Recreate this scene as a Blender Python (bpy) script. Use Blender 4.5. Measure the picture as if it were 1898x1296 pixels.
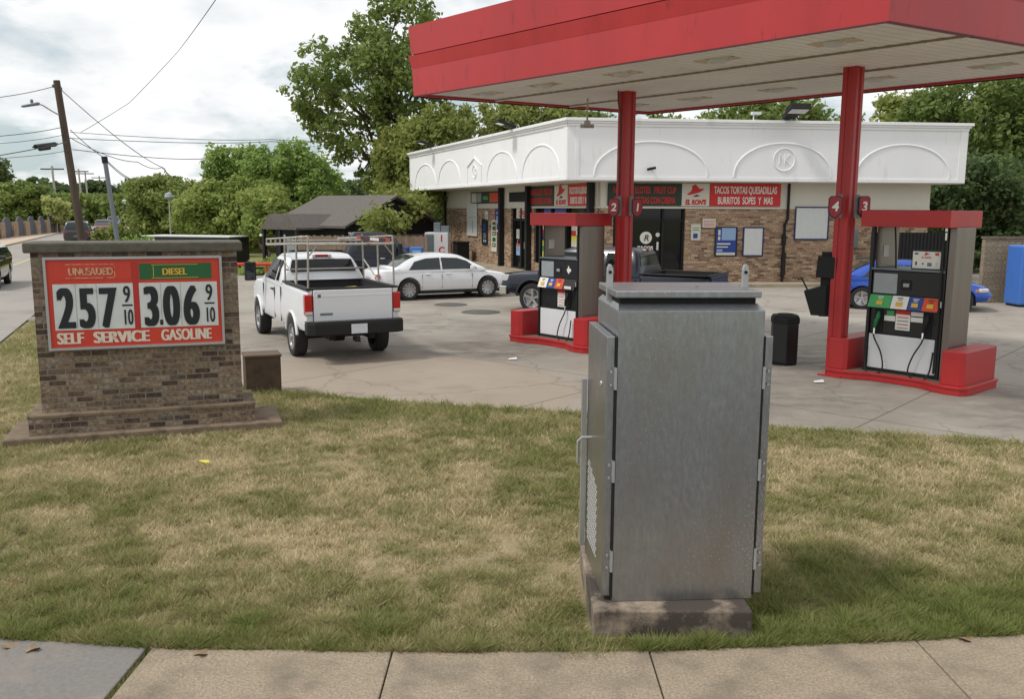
import bpy, bmesh, math, random
import numpy as np
from mathutils import Matrix, Vector
for o in list(bpy.data.objects): bpy.data.objects.remove(o)
S = bpy.context.scene
COL = S.collection
R_ = math.radians

# ------------------------------------------------------------------ camera
cam_d = bpy.data.cameras.new('camera'); cam = bpy.data.objects.new('camera', cam_d); COL.objects.link(cam)
cam.location = (0, 0, 2.9)
cam.rotation_euler = (Matrix.Rotation(R_(90 - 8.9), 4, 'X') @ Matrix.Rotation(R_(0.3), 4, 'Z')).to_euler()
cam_d.sensor_fit = 'HORIZONTAL'; cam_d.sensor_width = 36.0; cam_d.lens = 36.0 * 1650 / 1898
cam_d.clip_start = 0.05; cam_d.clip_end = 3000
S.camera = cam

# ------------------------------------------------------------------ light
SUN = Vector((-0.62, -0.25, 0.95)).normalized()
sd = bpy.data.lights.new('sun', 'SUN'); so = bpy.data.objects.new('sun', sd); COL.objects.link(so)
sd.energy = 2.0; sd.angle = R_(9); sd.color = (1.0, 0.955, 0.89)
so.rotation_euler = SUN.to_track_quat('Z', 'Y').to_euler(); so.location = (-30, -20, 40)
w = bpy.data.worlds.new('World'); S.world = w; w.use_nodes = True
nt = w.node_tree; nt.nodes.clear(); N = nt.nodes.new; Lk = nt.links.new
out = N('ShaderNodeOutputWorld'); bg = N('ShaderNodeBackground'); bg.inputs['Strength'].default_value = 0.1
sky = N('ShaderNodeTexSky'); sky.sky_type = 'NISHITA'; sky.sun_disc = False
sky.sun_elevation = math.asin(SUN.z); sky.sun_rotation = math.atan2(SUN.x, SUN.y)
sky.air_density = 1.0; sky.dust_density = 1.5
tc = N('ShaderNodeTexCoord'); sep = N('ShaderNodeSeparateXYZ'); Lk(tc.outputs['Generated'], sep.inputs[0])
zc = N('ShaderNodeMath'); zc.operation = 'MAXIMUM'; Lk(sep.outputs[2], zc.inputs[0]); zc.inputs[1].default_value = 0.0
za = N('ShaderNodeMath'); za.operation = 'ADD'; Lk(zc.outputs[0], za.inputs[0]); za.inputs[1].default_value = 0.30
cb = N('ShaderNodeCombineXYZ')
for i in (0, 1):
    dv = N('ShaderNodeMath'); dv.operation = 'DIVIDE'; Lk(sep.outputs[i], dv.inputs[0]); Lk(za.outputs[0], dv.inputs[1]); Lk(dv.outputs[0], cb.inputs[i])
n1 = N('ShaderNodeTexNoise'); n1.inputs['Scale'].default_value = 2.1; n1.inputs['Detail'].default_value = 9; n1.inputs['Roughness'].default_value = 0.56
n1.inputs['Distortion'].default_value = 0.25
mp = N('ShaderNodeMapping'); mp.inputs['Location'].default_value = (3.1, 1.7, 0.4); Lk(cb.outputs[0], mp.inputs[0]); Lk(mp.outputs[0], n1.inputs['Vector'])
r1 = N('ShaderNodeValToRGB'); r1.color_ramp.elements[0].position = 0.38; r1.color_ramp.elements[1].position = 0.50
Lk(n1.outputs['Fac'], r1.inputs[0])
n2 = N('ShaderNodeTexNoise'); n2.inputs['Scale'].default_value = 4.2; n2.inputs['Detail'].default_value = 7
mp2 = N('ShaderNodeMapping'); mp2.inputs['Location'].default_value = (8.3, 2.2, 1.4); Lk(cb.outputs[0], mp2.inputs[0]); Lk(mp2.outputs[0], n2.inputs['Vector'])
r2 = N('ShaderNodeValToRGB'); r2.color_ramp.elements[0].position = 0.33; r2.color_ramp.elements[0].color = (0.72, 0.75, 0.77, 1)
r2.color_ramp.elements[1].position = 0.62; r2.color_ramp.elements[1].color = (0.98, 0.98, 0.975, 1)
Lk(n2.outputs['Fac'], r2.inputs[0])
cs = N('ShaderNodeVectorMath'); cs.operation = 'SCALE'; cs.inputs['Scale'].default_value = 10.0; Lk(r2.outputs[0], cs.inputs[0])
gap = N('ShaderNodeMix'); gap.data_type = 'RGBA'; gap.inputs[0].default_value = 0.72
Lk(sky.outputs[0], gap.inputs[6]); gap.inputs[7].default_value = (5.3, 6.3, 6.6, 1)
mx = N('ShaderNodeMix'); mx.data_type = 'RGBA'; Lk(r1.outputs[0], mx.inputs[0]); Lk(gap.outputs[2], mx.inputs[6]); Lk(cs.outputs[0], mx.inputs[7])
Lk(mx.outputs[2], bg.inputs['Color']); Lk(bg.outputs[0], out.inputs[0])
S.view_settings.view_transform = 'Standard'; S.view_settings.look = 'None'
S.view_settings.exposure = 0.18; S.view_settings.gamma = 1.0
S.render.engine = 'CYCLES'; S.cycles.max_bounces = 6; S.cycles.transparent_max_bounces = 8
S.cycles.use_denoising = True; S.cycles.sample_clamp_indirect = 6

# ------------------------------------------------------------------ helpers
def Tm(x=0, y=0, z=0, rz=0, rx=0, ry=0):
    return Matrix.Translation((x, y, z)) @ Matrix.Rotation(R_(rz), 4, 'Z') @ Matrix.Rotation(R_(ry), 4, 'Y') @ Matrix.Rotation(R_(rx), 4, 'X')

def thing(name, label, cat, loc=(0, 0, 0), rz=0, group=None):
    o = bpy.data.objects.new(name, None); COL.objects.link(o); o.empty_display_size = 0.2
    o.location = loc; o.rotation_euler = (0, 0, R_(rz)); o['label'] = label; o['category'] = cat
    if group: o['group'] = group
    return o

def tag(o, label, cat, group=None, kind=None):
    if label: o['label'] = label
    if cat: o['category'] = cat
    if group: o['group'] = group
    if kind: o['kind'] = kind
    return o

class MB:
    def __init__(s): s.v = []; s.f = []; s.m = []
    def add(s, vs, fs, mi=0, M=None):
        b = len(s.v)
        for p in vs:
            p = Vector(p)
            if M is not None: p = M @ p
            s.v.append(tuple(p))
        for f in fs: s.f.append([b + i for i in f]); s.m.append(mi)
        return s
    def box(s, x0, x1, y0, y1, z0, z1, mi=0, M=None):
        return s.add([(x0, y0, z0), (x1, y0, z0), (x1, y1, z0), (x0, y1, z0), (x0, y0, z1), (x1, y0, z1), (x1, y1, z1), (x0, y1, z1)],
                     [(0, 3, 2, 1), (4, 5, 6, 7), (0, 1, 5, 4), (1, 2, 6, 5), (2, 3, 7, 6), (3, 0, 4, 7)], mi, M)
    def prism(s, pts, z0, z1, mi=0, M=None):          # ccw polygon in xy, extruded in z
        n = len(pts)
        vs = [(p[0], p[1], z0) for p in pts] + [(p[0], p[1], z1) for p in pts]
        fs = [tuple(range(n - 1, -1, -1)), tuple(range(n, 2 * n))] + [(i, (i + 1) % n, n + (i + 1) % n, n + i) for i in range(n)]
        return s.add(vs, fs, mi, M)
    def xz(s, pts, y0, y1, mi=0, M=None):             # polygon in xz, extruded in y
        n = len(pts)
        vs = [(p[0], y0, p[1]) for p in pts] + [(p[0], y1, p[1]) for p in pts]
        fs = [tuple(range(n)), tuple(range(2 * n - 1, n - 1, -1))] + [(i, n + i, n + (i + 1) % n, (i + 1) % n) for i in range(n)]
        return s.add(vs, fs, mi, M)
    def cyl(s, p0, p1, r0, r1=None, n=12, mi=0, cap=True):
        if r1 is None: r1 = r0
        p0 = Vector(p0); p1 = Vector(p1); d = (p1 - p0)
        a = Vector((0, 0, 1)) if abs(d.normalized().z) < 0.9 else Vector((1, 0, 0))
        u = d.cross(a).normalized(); v = d.normalized().cross(u)
        vs = []
        for p, r in ((p0, r0), (p1, r1)):
            for i in range(n):
                t = 2 * math.pi * i / n
                vs.append(p + u * math.cos(t) * r + v * math.sin(t) * r)
        fs = [(i, (i + 1) % n, n + (i + 1) % n, n + i) for i in range(n)]
        if cap: fs += [tuple(range(n - 1, -1, -1)), tuple(range(n, 2 * n))]
        return s.add(vs, fs, mi)
    def tube(s, path, r, n=8, mi=0):
        path = [Vector(p) for p in path]; rs = r if isinstance(r, (list, tuple)) else [r] * len(path)
        rings = []; up = None
        for i, p in enumerate(path):
            d = (path[min(i + 1, len(path) - 1)] - path[max(i - 1, 0)]).normalized()
            if up is None:
                a = Vector((0, 0, 1)) if abs(d.z) < 0.9 else Vector((1, 0, 0)); up = d.cross(a).normalized()
            up = (up - d * up.dot(d)).normalized(); v = d.cross(up)
            rings.append([p + up * math.cos(2 * math.pi * k / n) * rs[i] + v * math.sin(2 * math.pi * k / n) * rs[i] for k in range(n)])
        vs = [q for ring in rings for q in ring]; fs = []
        for i in range(len(path) - 1):
            for k in range(n):
                fs.append((i * n + k, i * n + (k + 1) % n, (i + 1) * n + (k + 1) % n, (i + 1) * n + k))
        fs += [tuple(range(n - 1, -1, -1)), tuple(range((len(path) - 1) * n, len(path) * n))]
        return s.add(vs, fs, mi)
    def lathe(s, prof, axis='Z', n=24, mi=0, M=None):  # prof: (r, h)
        vs = []; fs = []
        for r, h in prof:
            for k in range(n):
                t = 2 * math.pi * k / n; c, q = math.cos(t) * r, math.sin(t) * r
                vs.append((c, q, h) if axis == 'Z' else (c, h, q))
        for i in range(len(prof) - 1):
            for k in range(n):
                fs.append((i * n + k, i * n + (k + 1) % n, (i + 1) * n + (k + 1) % n, (i + 1) * n + k))
        return s.add(vs, fs, mi, M)
    def loft(s, rings, mi=0, cap=True, closed=True):
        n = len(rings[0]); vs = [q for r in rings for q in r]; fs = []
        for i in range(len(rings) - 1):
            for k in range(n if closed else n - 1):
                fs.append((i * n + k, i * n + (k + 1) % n, (i + 1) * n + (k + 1) % n, (i + 1) * n + k))
        if cap: fs += [tuple(range(n - 1, -1, -1)), tuple(range((len(rings) - 1) * n, len(rings) * n))]
        return s.add(vs, fs, mi)
    def build(s, name, mats, parent=None, M=None, smooth=False, bevel=0, label=None, seg=2, fix=True):
        me = bpy.data.meshes.new(name); me.from_pydata(s.v, [], s.f)
        if not isinstance(mats, (list, tuple)): mats = [mats]
        for m in mats: me.materials.append(m)
        if len(mats) > 1: me.polygons.foreach_set('material_index', s.m)
        me.update()
        if fix:
            bm = bmesh.new(); bm.from_mesh(me); bmesh.ops.recalc_face_normals(bm, faces=bm.faces); bm.to_mesh(me); bm.free()
        if smooth:
            me.polygons.foreach_set('use_smooth', [True] * len(me.polygons)); me.set_sharp_from_angle(angle=R_(38))
        o = bpy.data.objects.new(name, me); COL.objects.link(o)
        if parent: o.parent = parent
        if M is not None: o.matrix_local = M
        if bevel:
            b = o.modifiers.new('bevel', 'BEVEL'); b.width = bevel; b.segments = seg; b.limit_method = 'ANGLE'; b.angle_limit = R_(35)
        if label: o['label'] = label
        return o

def text(name, s, size, M, mat, parent, sx=1.0, ext=0.004, bold=0.0, align='CENTER', spacing=1.0, shear=0.0, fat=0.0):
    cu = bpy.data.curves.new(name, 'FONT'); cu.body = s; cu.size = size; cu.extrude = ext; cu.offset = bold
    cu.align_x = align; cu.align_y = 'BOTTOM_BASELINE'; cu.space_character = spacing; cu.shear = shear
    t = bpy.data.objects.new(name, cu); COL.objects.link(t)
    bpy.context.view_layer.update()
    me = bpy.data.meshes.new_from_object(t.evaluated_get(bpy.context.evaluated_depsgraph_get()))
    bpy.data.objects.remove(t); me.name = name; me.materials.clear(); me.materials.append(mat)
    if fat:
        bm = bmesh.new(); bm.from_mesh(me)
        src = bm.verts[:] + bm.edges[:] + bm.faces[:]
        for k, d in enumerate((-fat, -fat / 2, fat / 2, fat)):
            g = bmesh.ops.duplicate(bm, geom=src); bmesh.ops.translate(bm, verts=[v for v in g['geom'] if isinstance(v, bmesh.types.BMVert)], vec=(d, 0, 0.0004 * (k + 1)))
        bm.to_mesh(me); bm.free()
    o = bpy.data.objects.new(name, me); COL.objects.link(o); o.parent = parent
    o.matrix_local = M @ Matrix.Rotation(R_(90), 4, 'X') @ Matrix.Diagonal((sx, 1, 1, 1))
    return o

def copy_tree(o, parent=None):
    c = o.copy(); COL.objects.link(c)
    if parent: c.parent = parent
    for ch in [x for x in bpy.data.objects if x.parent == o]: copy_tree(ch, c)
    return c

# ------------------------------------------------------------------ materials
def lin(r, g, b):
    f = lambda c: (c / 255) / 12.92 if c / 255 <= 0.04045 else ((c / 255 + 0.055) / 1.055) ** 2.4
    return (f(r), f(g), f(b), 1)
def sc4(c, k): return (min(1, c[0] * k), min(1, c[1] * k), min(1, c[2] * k), 1)

def pbr(name, col, rough=0.6, metal=0.0, var=0.0, vs=3.0, bump=0.0, bs=40.0, coat=0.0, stain=None, sts=1.5, stp=(0.5, 0.7), stretch=(1, 1, 1), rvar=0.0, spec=0.5, speck=None):
    m = bpy.data.materials.new(name); m.use_nodes = True; t = m.node_tree; b = t.nodes['Principled BSDF']
    b.inputs['Roughness'].default_value = rough; b.inputs['Metallic'].default_value = metal
    b.inputs['Coat Weight'].default_value = coat; b.inputs['Specular IOR Level'].default_value = spec
    c = t.nodes.new('ShaderNodeTexCoord'); mpn = t.nodes.new('ShaderNodeMapping'); mpn.inputs['Scale'].default_value = stretch
    t.links.new(c.outputs['Object'], mpn.inputs[0])
    def noise(sc, det=6, ro=0.6):
        n = t.nodes.new('ShaderNodeTexNoise'); n.inputs['Scale'].default_value = sc; n.inputs['Detail'].default_value = det; n.inputs['Roughness'].default_value = ro
        t.links.new(mpn.outputs[0], n.inputs['Vector']); return n
    b.inputs['Base Color'].default_value = col; cur = None
    if var:
        n = noise(vs); rp = t.nodes.new('ShaderNodeValToRGB'); rp.color_ramp.elements[0].position = 0.3; rp.color_ramp.elements[1].position = 0.7
        rp.color_ramp.elements[0].color = sc4(col, 1 - var); rp.color_ramp.elements[1].color = sc4(col, 1 + var)
        t.links.new(n.outputs['Fac'], rp.inputs[0]); cur = rp.outputs[0]
    if stain:
        n = noise(sts, 8, 0.65); rp = t.nodes.new('ShaderNodeValToRGB'); rp.color_ramp.elements[0].position = stp[0]; rp.color_ramp.elements[1].position = stp[1]
        t.links.new(n.outputs['Fac'], rp.inputs[0]); mxn = t.nodes.new('ShaderNodeMix'); mxn.data_type = 'RGBA'
        t.links.new(rp.outputs[0], mxn.inputs[0])
        if cur: t.links.new(cur, mxn.inputs[6])
        else: mxn.inputs[6].default_value = col
        mxn.inputs[7].default_value = stain; cur = mxn.outputs[2]
    if speck:
        n = noise(speck[1], 2); n_b = noise(1.6, 3); ad = t.nodes.new('ShaderNodeMath'); ad.operation = 'ADD'; t.links.new(n.outputs['Fac'], ad.inputs[0])
        ms_ = t.nodes.new('ShaderNodeMath'); ms_.operation = 'MULTIPLY_ADD'; t.links.new(n_b.outputs['Fac'], ms_.inputs[0]); ms_.inputs[1].default_value = 0.5; ms_.inputs[2].default_value = -0.25; t.links.new(ms_.outputs[0], ad.inputs[1])
        rp = t.nodes.new('ShaderNodeValToRGB'); rp.color_ramp.elements[0].position = speck[2]; rp.color_ramp.elements[1].position = speck[2] + .12; t.links.new(ad.outputs[0], rp.inputs[0])
        mxn = t.nodes.new('ShaderNodeMix'); mxn.data_type = 'RGBA'; t.links.new(rp.outputs[0], mxn.inputs[0]); t.links.new(cur, mxn.inputs[6]); mxn.inputs[7].default_value = speck[0]; cur = mxn.outputs[2]
    if cur: t.links.new(cur, b.inputs['Base Color'])
    if rvar:
        n = noise(vs * 2); mr = t.nodes.new('ShaderNodeMapRange'); mr.inputs[3].default_value = rough - rvar; mr.inputs[4].default_value = rough + rvar
        t.links.new(n.outputs['Fac'], mr.inputs[0]); t.links.new(mr.outputs[0], b.inputs['Roughness'])
    if bump:
        n = noise(bs, 4); bn = t.nodes.new('ShaderNodeBump'); bn.inputs['Strength'].default_value = bump; bn.inputs['Distance'].default_value = 0.01
        t.links.new(n.outputs['Fac'], bn.inputs['Height']); t.links.new(bn.outputs[0], b.inputs['Normal'])
    return m

def brick(name, cols, mortar, bw=0.225, bh=0.076, ms=0.009, off=(0, 0)):
    m = bpy.data.materials.new(name); m.use_nodes = True; t = m.node_tree; b = t.nodes['Principled BSDF']; b.inputs['Roughness'].default_value = 0.85
    c = t.nodes.new('ShaderNodeTexCoord'); sp = t.nodes.new('ShaderNodeSeparateXYZ'); t.links.new(c.outputs['Object'], sp.inputs[0])
    ad = t.nodes.new('ShaderNodeMath'); ad.operation = 'ADD'; t.links.new(sp.outputs[0], ad.inputs[0]); t.links.new(sp.outputs[1], ad.inputs[1])
    cm = t.nodes.new('ShaderNodeCombineXYZ'); t.links.new(ad.outputs[0], cm.inputs[0]); t.links.new(sp.outputs[2], cm.inputs[1])
    dn = t.nodes.new('ShaderNodeTexNoise'); dn.inputs['Scale'].default_value = 6; t.links.new(c.outputs['Object'], dn.inputs['Vector'])
    vm = t.nodes.new('ShaderNodeVectorMath'); vm.operation = 'SCALE'; vm.inputs['Scale'].default_value = 0.014; t.links.new(dn.outputs['Color'], vm.inputs[0])
    va = t.nodes.new('ShaderNodeVectorMath'); va.operation = 'ADD'; t.links.new(cm.outputs[0], va.inputs[0]); t.links.new(vm.outputs[0], va.inputs[1])
    k = t.nodes.new('ShaderNodeTexBrick'); k.inputs['Scale'].default_value = 1; k.inputs['Brick Width'].default_value = bw; k.inputs['Row Height'].default_value = bh
    k.inputs['Mortar Size'].default_value = ms; k.inputs['Mortar Smooth'].default_value = 0.3
    k.inputs['Color1'].default_value = (0, 0, 0, 1); k.inputs['Color2'].default_value = (1, 1, 1, 1); k.inputs['Mortar'].default_value = (0.5, 0.5, 0.5, 1)
    t.links.new(va.outputs[0], k.inputs['Vector'])
    rp = t.nodes.new('ShaderNodeValToRGB'); el = rp.color_ramp.elements
    el[0].position = 0.0; el[0].color = cols[0]; el[1].position = 1.0; el[1].color = cols[-1]
    for i, cc in enumerate(cols[1:-1]):
        e = el.new((i + 1) / (len(cols) - 1)); e.color = cc
    t.links.new(k.outputs['Color'], rp.inputs[0])
    n = t.nodes.new('ShaderNodeTexNoise'); n.inputs['Scale'].default_value = 22; n.inputs['Detail'].default_value = 5; t.links.new(c.outputs['Object'], n.inputs['Vector'])
    mr = t.nodes.new('ShaderNodeMapRange'); mr.inputs[1].default_value = 0.3; mr.inputs[2].default_value = 0.7; mr.inputs[3].default_value = 0.45; mr.inputs[4].default_value = 1.65; t.links.new(n.outputs['Fac'], mr.inputs[0])
    ml = t.nodes.new('ShaderNodeVectorMath'); ml.operation = 'SCALE'; t.links.new(rp.outputs[0], ml.inputs[0]); t.links.new(mr.outputs[0], ml.inputs['Scale'])
    mx = t.nodes.new('ShaderNodeMix'); mx.data_type = 'RGBA'; t.links.new(k.outputs['Fac'], mx.inputs[0]); t.links.new(ml.outputs[0], mx.inputs[6]); mx.inputs[7].default_value = mortar
    t.links.new(mx.outputs[2], b.inputs['Base Color'])
    inv = t.nodes.new('ShaderNodeMath'); inv.operation = 'SUBTRACT'; inv.inputs[0].default_value = 1; t.links.new(k.outputs['Fac'], inv.inputs[1])
    a2 = t.nodes.new('ShaderNodeMath'); a2.operation = 'ADD'; t.links.new(inv.outputs[0], a2.inputs[0]); t.links.new(n.outputs['Fac'], a2.inputs[1])
    bn = t.nodes.new('ShaderNodeBump'); bn.inputs['Strength'].default_value = 0.7; bn.inputs['Distance'].default_value = 0.012
    t.links.new(a2.outputs[0], bn.inputs['Height']); t.links.new(bn.outputs[0], b.inputs['Normal'])
    return m

M = {}
M['red'] = pbr('red_paint', lin(170, 38, 40), 0.42, var=0.12, vs=1.2, stain=lin(120, 40, 42), sts=3.5, stp=(0.62, 0.8), rvar=0.1)
M['canopy_red'] = pbr('canopy_red', lin(176, 46, 50), 0.36, var=0.14, vs=0.9, stain=lin(128, 38, 44), sts=7, stp=(0.60, 0.74), rvar=0.12, stretch=(1, 1, 0.22))
M['soffit'] = pbr('soffit_white', lin(236, 235, 230), 0.6, var=0.1, vs=0.6, stain=lin(168, 152, 128), sts=1.1, stp=(0.6, 0.85))
M['black'] = pbr('black_plastic', lin(26, 26, 28), 0.4, var=0.15, vs=6)
M['matte_black'] = pbr('matte_black', lin(20, 21, 22), 0.75)
M['white'] = pbr('white_panel', lin(215, 217, 220), 0.4, var=0.03, stain=lin(170, 165, 155), sts=3, stp=(0.62, 0.9))
M['fascia'] = pbr('fascia_white', lin(236, 236, 237), 0.65, var=0.03, vs=0.7, stain=lin(196, 195, 190), sts=2.2, stp=(0.58, 0.86), stretch=(1, 1, 0.25))
M['cream'] = pbr('cream_band', lin(208, 204, 192), 0.7, var=0.05, vs=0.8, stain=lin(150, 140, 120), sts=1.3, stp=(0.6, 0.85))
M['steel'] = pbr('stainless', (0.22, 0.195, 0.17, 1), 0.38, 0.8, var=0.1, vs=5, stretch=(1, 1, 0.1))
M['alu'] = pbr('cabinet_aluminium', (0.34, 0.355, 0.375, 1), 0.33, 0.9, var=0.14, vs=34, stain=(0.30, 0.285, 0.27, 1), sts=2.2, stp=(0.40, 0.72), bump=0.05, bs=120, rvar=0.10, stretch=(1, 1, .35), speck=((0.52, 0.53, 0.54, 1), 120, .63))
M['alu_trim'] = pbr('aluminium_trim', (0.42, 0.42, 0.42, 1), 0.45, 0.6, var=0.08)
M['dark_gap'] = pbr('dark_gap', (0.008, 0.008, 0.008, 1), 0.9)
M['conc_pad'] = pbr('pad_concrete', lin(150, 135, 118), 0.95, var=0.2, vs=9, stain=lin(70, 62, 56), sts=3.2, stp=(0.40, 0.58), bump=0.5, bs=60)
M['glass'] = pbr('dark_glass', (0.010, 0.011, 0.012, 1), 0.06, spec=0.35)
M['glass_blue'] = pbr('car_glass', (0.02, 0.026, 0.03, 1), 0.05, spec=0.5)
M['chrome'] = pbr('chrome', (0.7, 0.7, 0.7, 1), 0.15, 1.0)
M['rubber'] = pbr('tyre_rubber', (0.018, 0.018, 0.018, 1), 0.85, bump=0.2, bs=60)
M['rim'] = pbr('alloy_rim', (0.45, 0.45, 0.46, 1), 0.3, 0.8)
M['white_car'] = pbr('white_car_paint', lin(226, 227, 230), 0.28, coat=0.6)
M['white_truck'] = pbr('white_truck_paint', lin(220, 222, 226), 0.35, coat=0.4, var=0.02, vs=1.5)
M['navy_car'] = pbr('navy_car_paint', (0.006, 0.010, 0.022, 1), 0.32, 0.0, coat=0.25)
M['blue_car'] = pbr('blue_car_paint', (0.008, 0.07, 0.42, 1), 0.28, 0.25, coat=0.8)
M['black_car'] = pbr('black_car_paint', (0.01, 0.01, 0.012, 1), 0.2, coat=0.8)
M['maroon_car'] = pbr('maroon_car_paint', (0.09, 0.018, 0.02, 1), 0.3, coat=0.6)
M['silver_car'] = pbr('silver_blue_paint', (0.16, 0.21, 0.27, 1), 0.3, 0.5, coat=0.6)
M['dkgrey_car'] = pbr('dark_grey_paint', (0.035, 0.035, 0.037, 1), 0.3, 0.3, coat=0.6)
M['tail_red'] = pbr('tail_lamp_red', (0.45, 0.01, 0.012, 1), 0.15, coat=0.7)
M['lens'] = pbr('lamp_lens', (0.6, 0.6, 0.6, 1), 0.1, coat=0.6)
M['amber'] = pbr('amber_lens', (0.5, 0.22, 0.05, 1), 0.15)
M['galv'] = pbr('galvanised', (0.42, 0.40, 0.36, 1), 0.55, 0.5, var=0.2, vs=8, stain=(0.28, 0.17, 0.09, 1), sts=3.5, stp=(0.56, 0.66))
M['plate'] = pbr('licence_plate', lin(205, 208, 214), 0.4, var=0.1, vs=18)
M['bed_liner'] = pbr('bed_liner', (0.022, 0.022, 0.022, 1), 0.8)
M['brick_sign'] = brick('sign_brick', [lin(63, 48, 42), lin(86, 68, 57), lin(114, 95, 77), lin(132, 113, 92), lin(98, 81, 69), lin(140, 126, 108), lin(61, 50, 47)], lin(124, 115, 101), 0.2, 0.072)
M['brick_store'] = brick('store_brick', [lin(96, 76, 62), lin(140, 112, 90), lin(168, 140, 112), lin(120, 92, 76), lin(186, 164, 138), lin(150, 120, 98), lin(176, 152, 124)], lin(150, 132, 112), 0.26, 0.088)
M['cap_stone'] = pbr('cap_stone', lin(88, 84, 74), 0.9, var=0.25, vs=10, bump=0.4, bs=40)
M['slab_old'] = pbr('old_slab', lin(120, 104, 86), 0.95, var=0.2, vs=6, stain=lin(66, 58, 50), sts=5, stp=(0.5, 0.72), bump=0.5, bs=50)
M['sign_red'] = pbr('sign_red', lin(198, 58, 40), 0.45, var=0.06, vs=4)
M['sign_white'] = pbr('sign_white', lin(205, 208, 206), 0.5, var=0.05, vs=6, stain=lin(140, 140, 132), sts=7, stp=(0.6, 0.8))
M['sign_green'] = pbr('sign_green', lin(28, 92, 46), 0.5, var=0.06)
M['ink'] = pbr('black_ink', (0.006, 0.008, 0.012, 1), 0.5)
M['letter_white'] = pbr('letter_white', lin(214, 206, 190), 0.5, stain=lin(150, 80, 66), sts=9, stp=(0.56, 0.7))
M['letter_clean'] = pbr('letter_clean', lin(225, 222, 214), 0.5)
M['letter_yellow'] = pbr('letter_yellow', lin(214, 170, 60), 0.5)
M['letter_worn'] = pbr('letter_worn', lin(205, 175, 135), 0.5, stain=lin(150, 70, 50), sts=18, stp=(0.48, 0.62))
M['letter_red'] = pbr('letter_red', lin(196, 34, 34), 0.5)
M['banner_red'] = pbr('banner_red', lin(196, 36, 38), 0.5, var=0.05)
M['banner_green'] = pbr('banner_green', lin(24, 48, 34), 0.5)
M['banner_white'] = pbr('banner_white', lin(208, 204, 192), 0.6, var=0.03)
M['plaque_red'] = pbr('plaque_red', lin(150, 34, 48), 0.4)
M['blue'] = pbr('poster_blue', lin(30, 62, 142), 0.45, var=0.08)
M['navy_frame'] = pbr('navy_frame', lin(26, 40, 92), .5)
M['lblue'] = pbr('machine_blue', lin(62, 112, 190), 0.45, var=0.05)
M['pale_blue'] = pbr('pale_blue', lin(140, 170, 205), 0.5)
M['yellow'] = pbr('yellow', lin(226, 216, 80), 0.5)
M['kerb_yellow'] = pbr('kerb_yellow', lin(196, 168, 74), 0.8, var=0.15)
M['green_btn'] = pbr('label_green', lin(64, 160, 92), 0.45)
M['orange'] = pbr('orange', lin(206, 74, 40), 0.5)
M['grey_lcd'] = pbr('display_grey', lin(150, 156, 160), 0.3, var=0.08, vs=3)
M['pink'] = pbr('poster_pink', lin(206, 60, 120), 0.5)
M['grey_metal'] = pbr('grey_metal', lin(110, 118, 122), 0.5, 0.3, var=0.1)
M['wood_pole'] = pbr('wood_pole', lin(78, 66, 56), 0.9, var=0.2, vs=6, stretch=(1, 1, 0.1), bump=0.3, bs=30)
M['wood_fence'] = pbr('wood_fence', lin(142, 122, 104), 0.85, var=0.25, vs=7, stretch=(1, 1, 0.15))
M['siding'] = pbr('black_siding', lin(24, 25, 28), 0.8, var=0.15)
M['grey_brick'] = brick('grey_brick', [lin(120, 112, 104), lin(150, 142, 132), lin(136, 126, 116)], lin(150, 146, 138), 0.22, 0.08)
M['cmu'] = brick('cmu_block', [lin(126, 114, 98), lin(138, 126, 108), lin(132, 118, 100)], lin(120, 110, 94), 0.4, 0.2, 0.01)
M['shingle'] = pbr('roof_shingle', lin(98, 92, 88), 0.9, var=0.2, vs=9, stretch=(1, 1, 1), bump=0.4, bs=25)
M['bark'] = pbr('bark', lin(74, 62, 52), 0.95, var=0.3, vs=5, stretch=(1, 1, 0.25), bump=0.6, bs=14)
M['wire'] = pbr('wire_black', (0.02, 0.02, 0.022, 1), 0.6)
M['skin'] = pbr('skin', lin(120, 78, 58), 0.55)
M['shirt'] = pbr('grey_shirt', lin(92, 92, 94), 0.9, var=0.1, vs=8)
M['trousers'] = pbr('dark_trousers', lin(40, 42, 48), 0.9)
M['hair'] = pbr('black_hair', (0.01, 0.009, 0.008, 1), 0.7)
M['asphalt'] = pbr('asphalt_road', lin(150, 144, 138), 0.9, var=0.1, vs=0.25, stain=lin(128, 122, 116), sts=0.5, stp=(0.5, 0.7), bump=0.3, bs=80)
M['street'] = pbr('asphalt_street', lin(96, 94, 92), 0.9, var=0.1, vs=0.5, bump=0.4, bs=80)
M['sidewalk'] = pbr('sidewalk_concrete', lin(150, 136, 117), 0.95, var=0.36, vs=55, stain=lin(112, 102, 88), sts=2.6, stp=(0.46, 0.74), bump=0.9, bs=70)
M['apron'] = pbr('grey_apron', lin(120, 116, 112), 0.95, var=0.14, vs=30, stain=lin(144, 134, 120), sts=1.8, stp=(0.5, 0.8), bump=0.3, bs=120)

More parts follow.
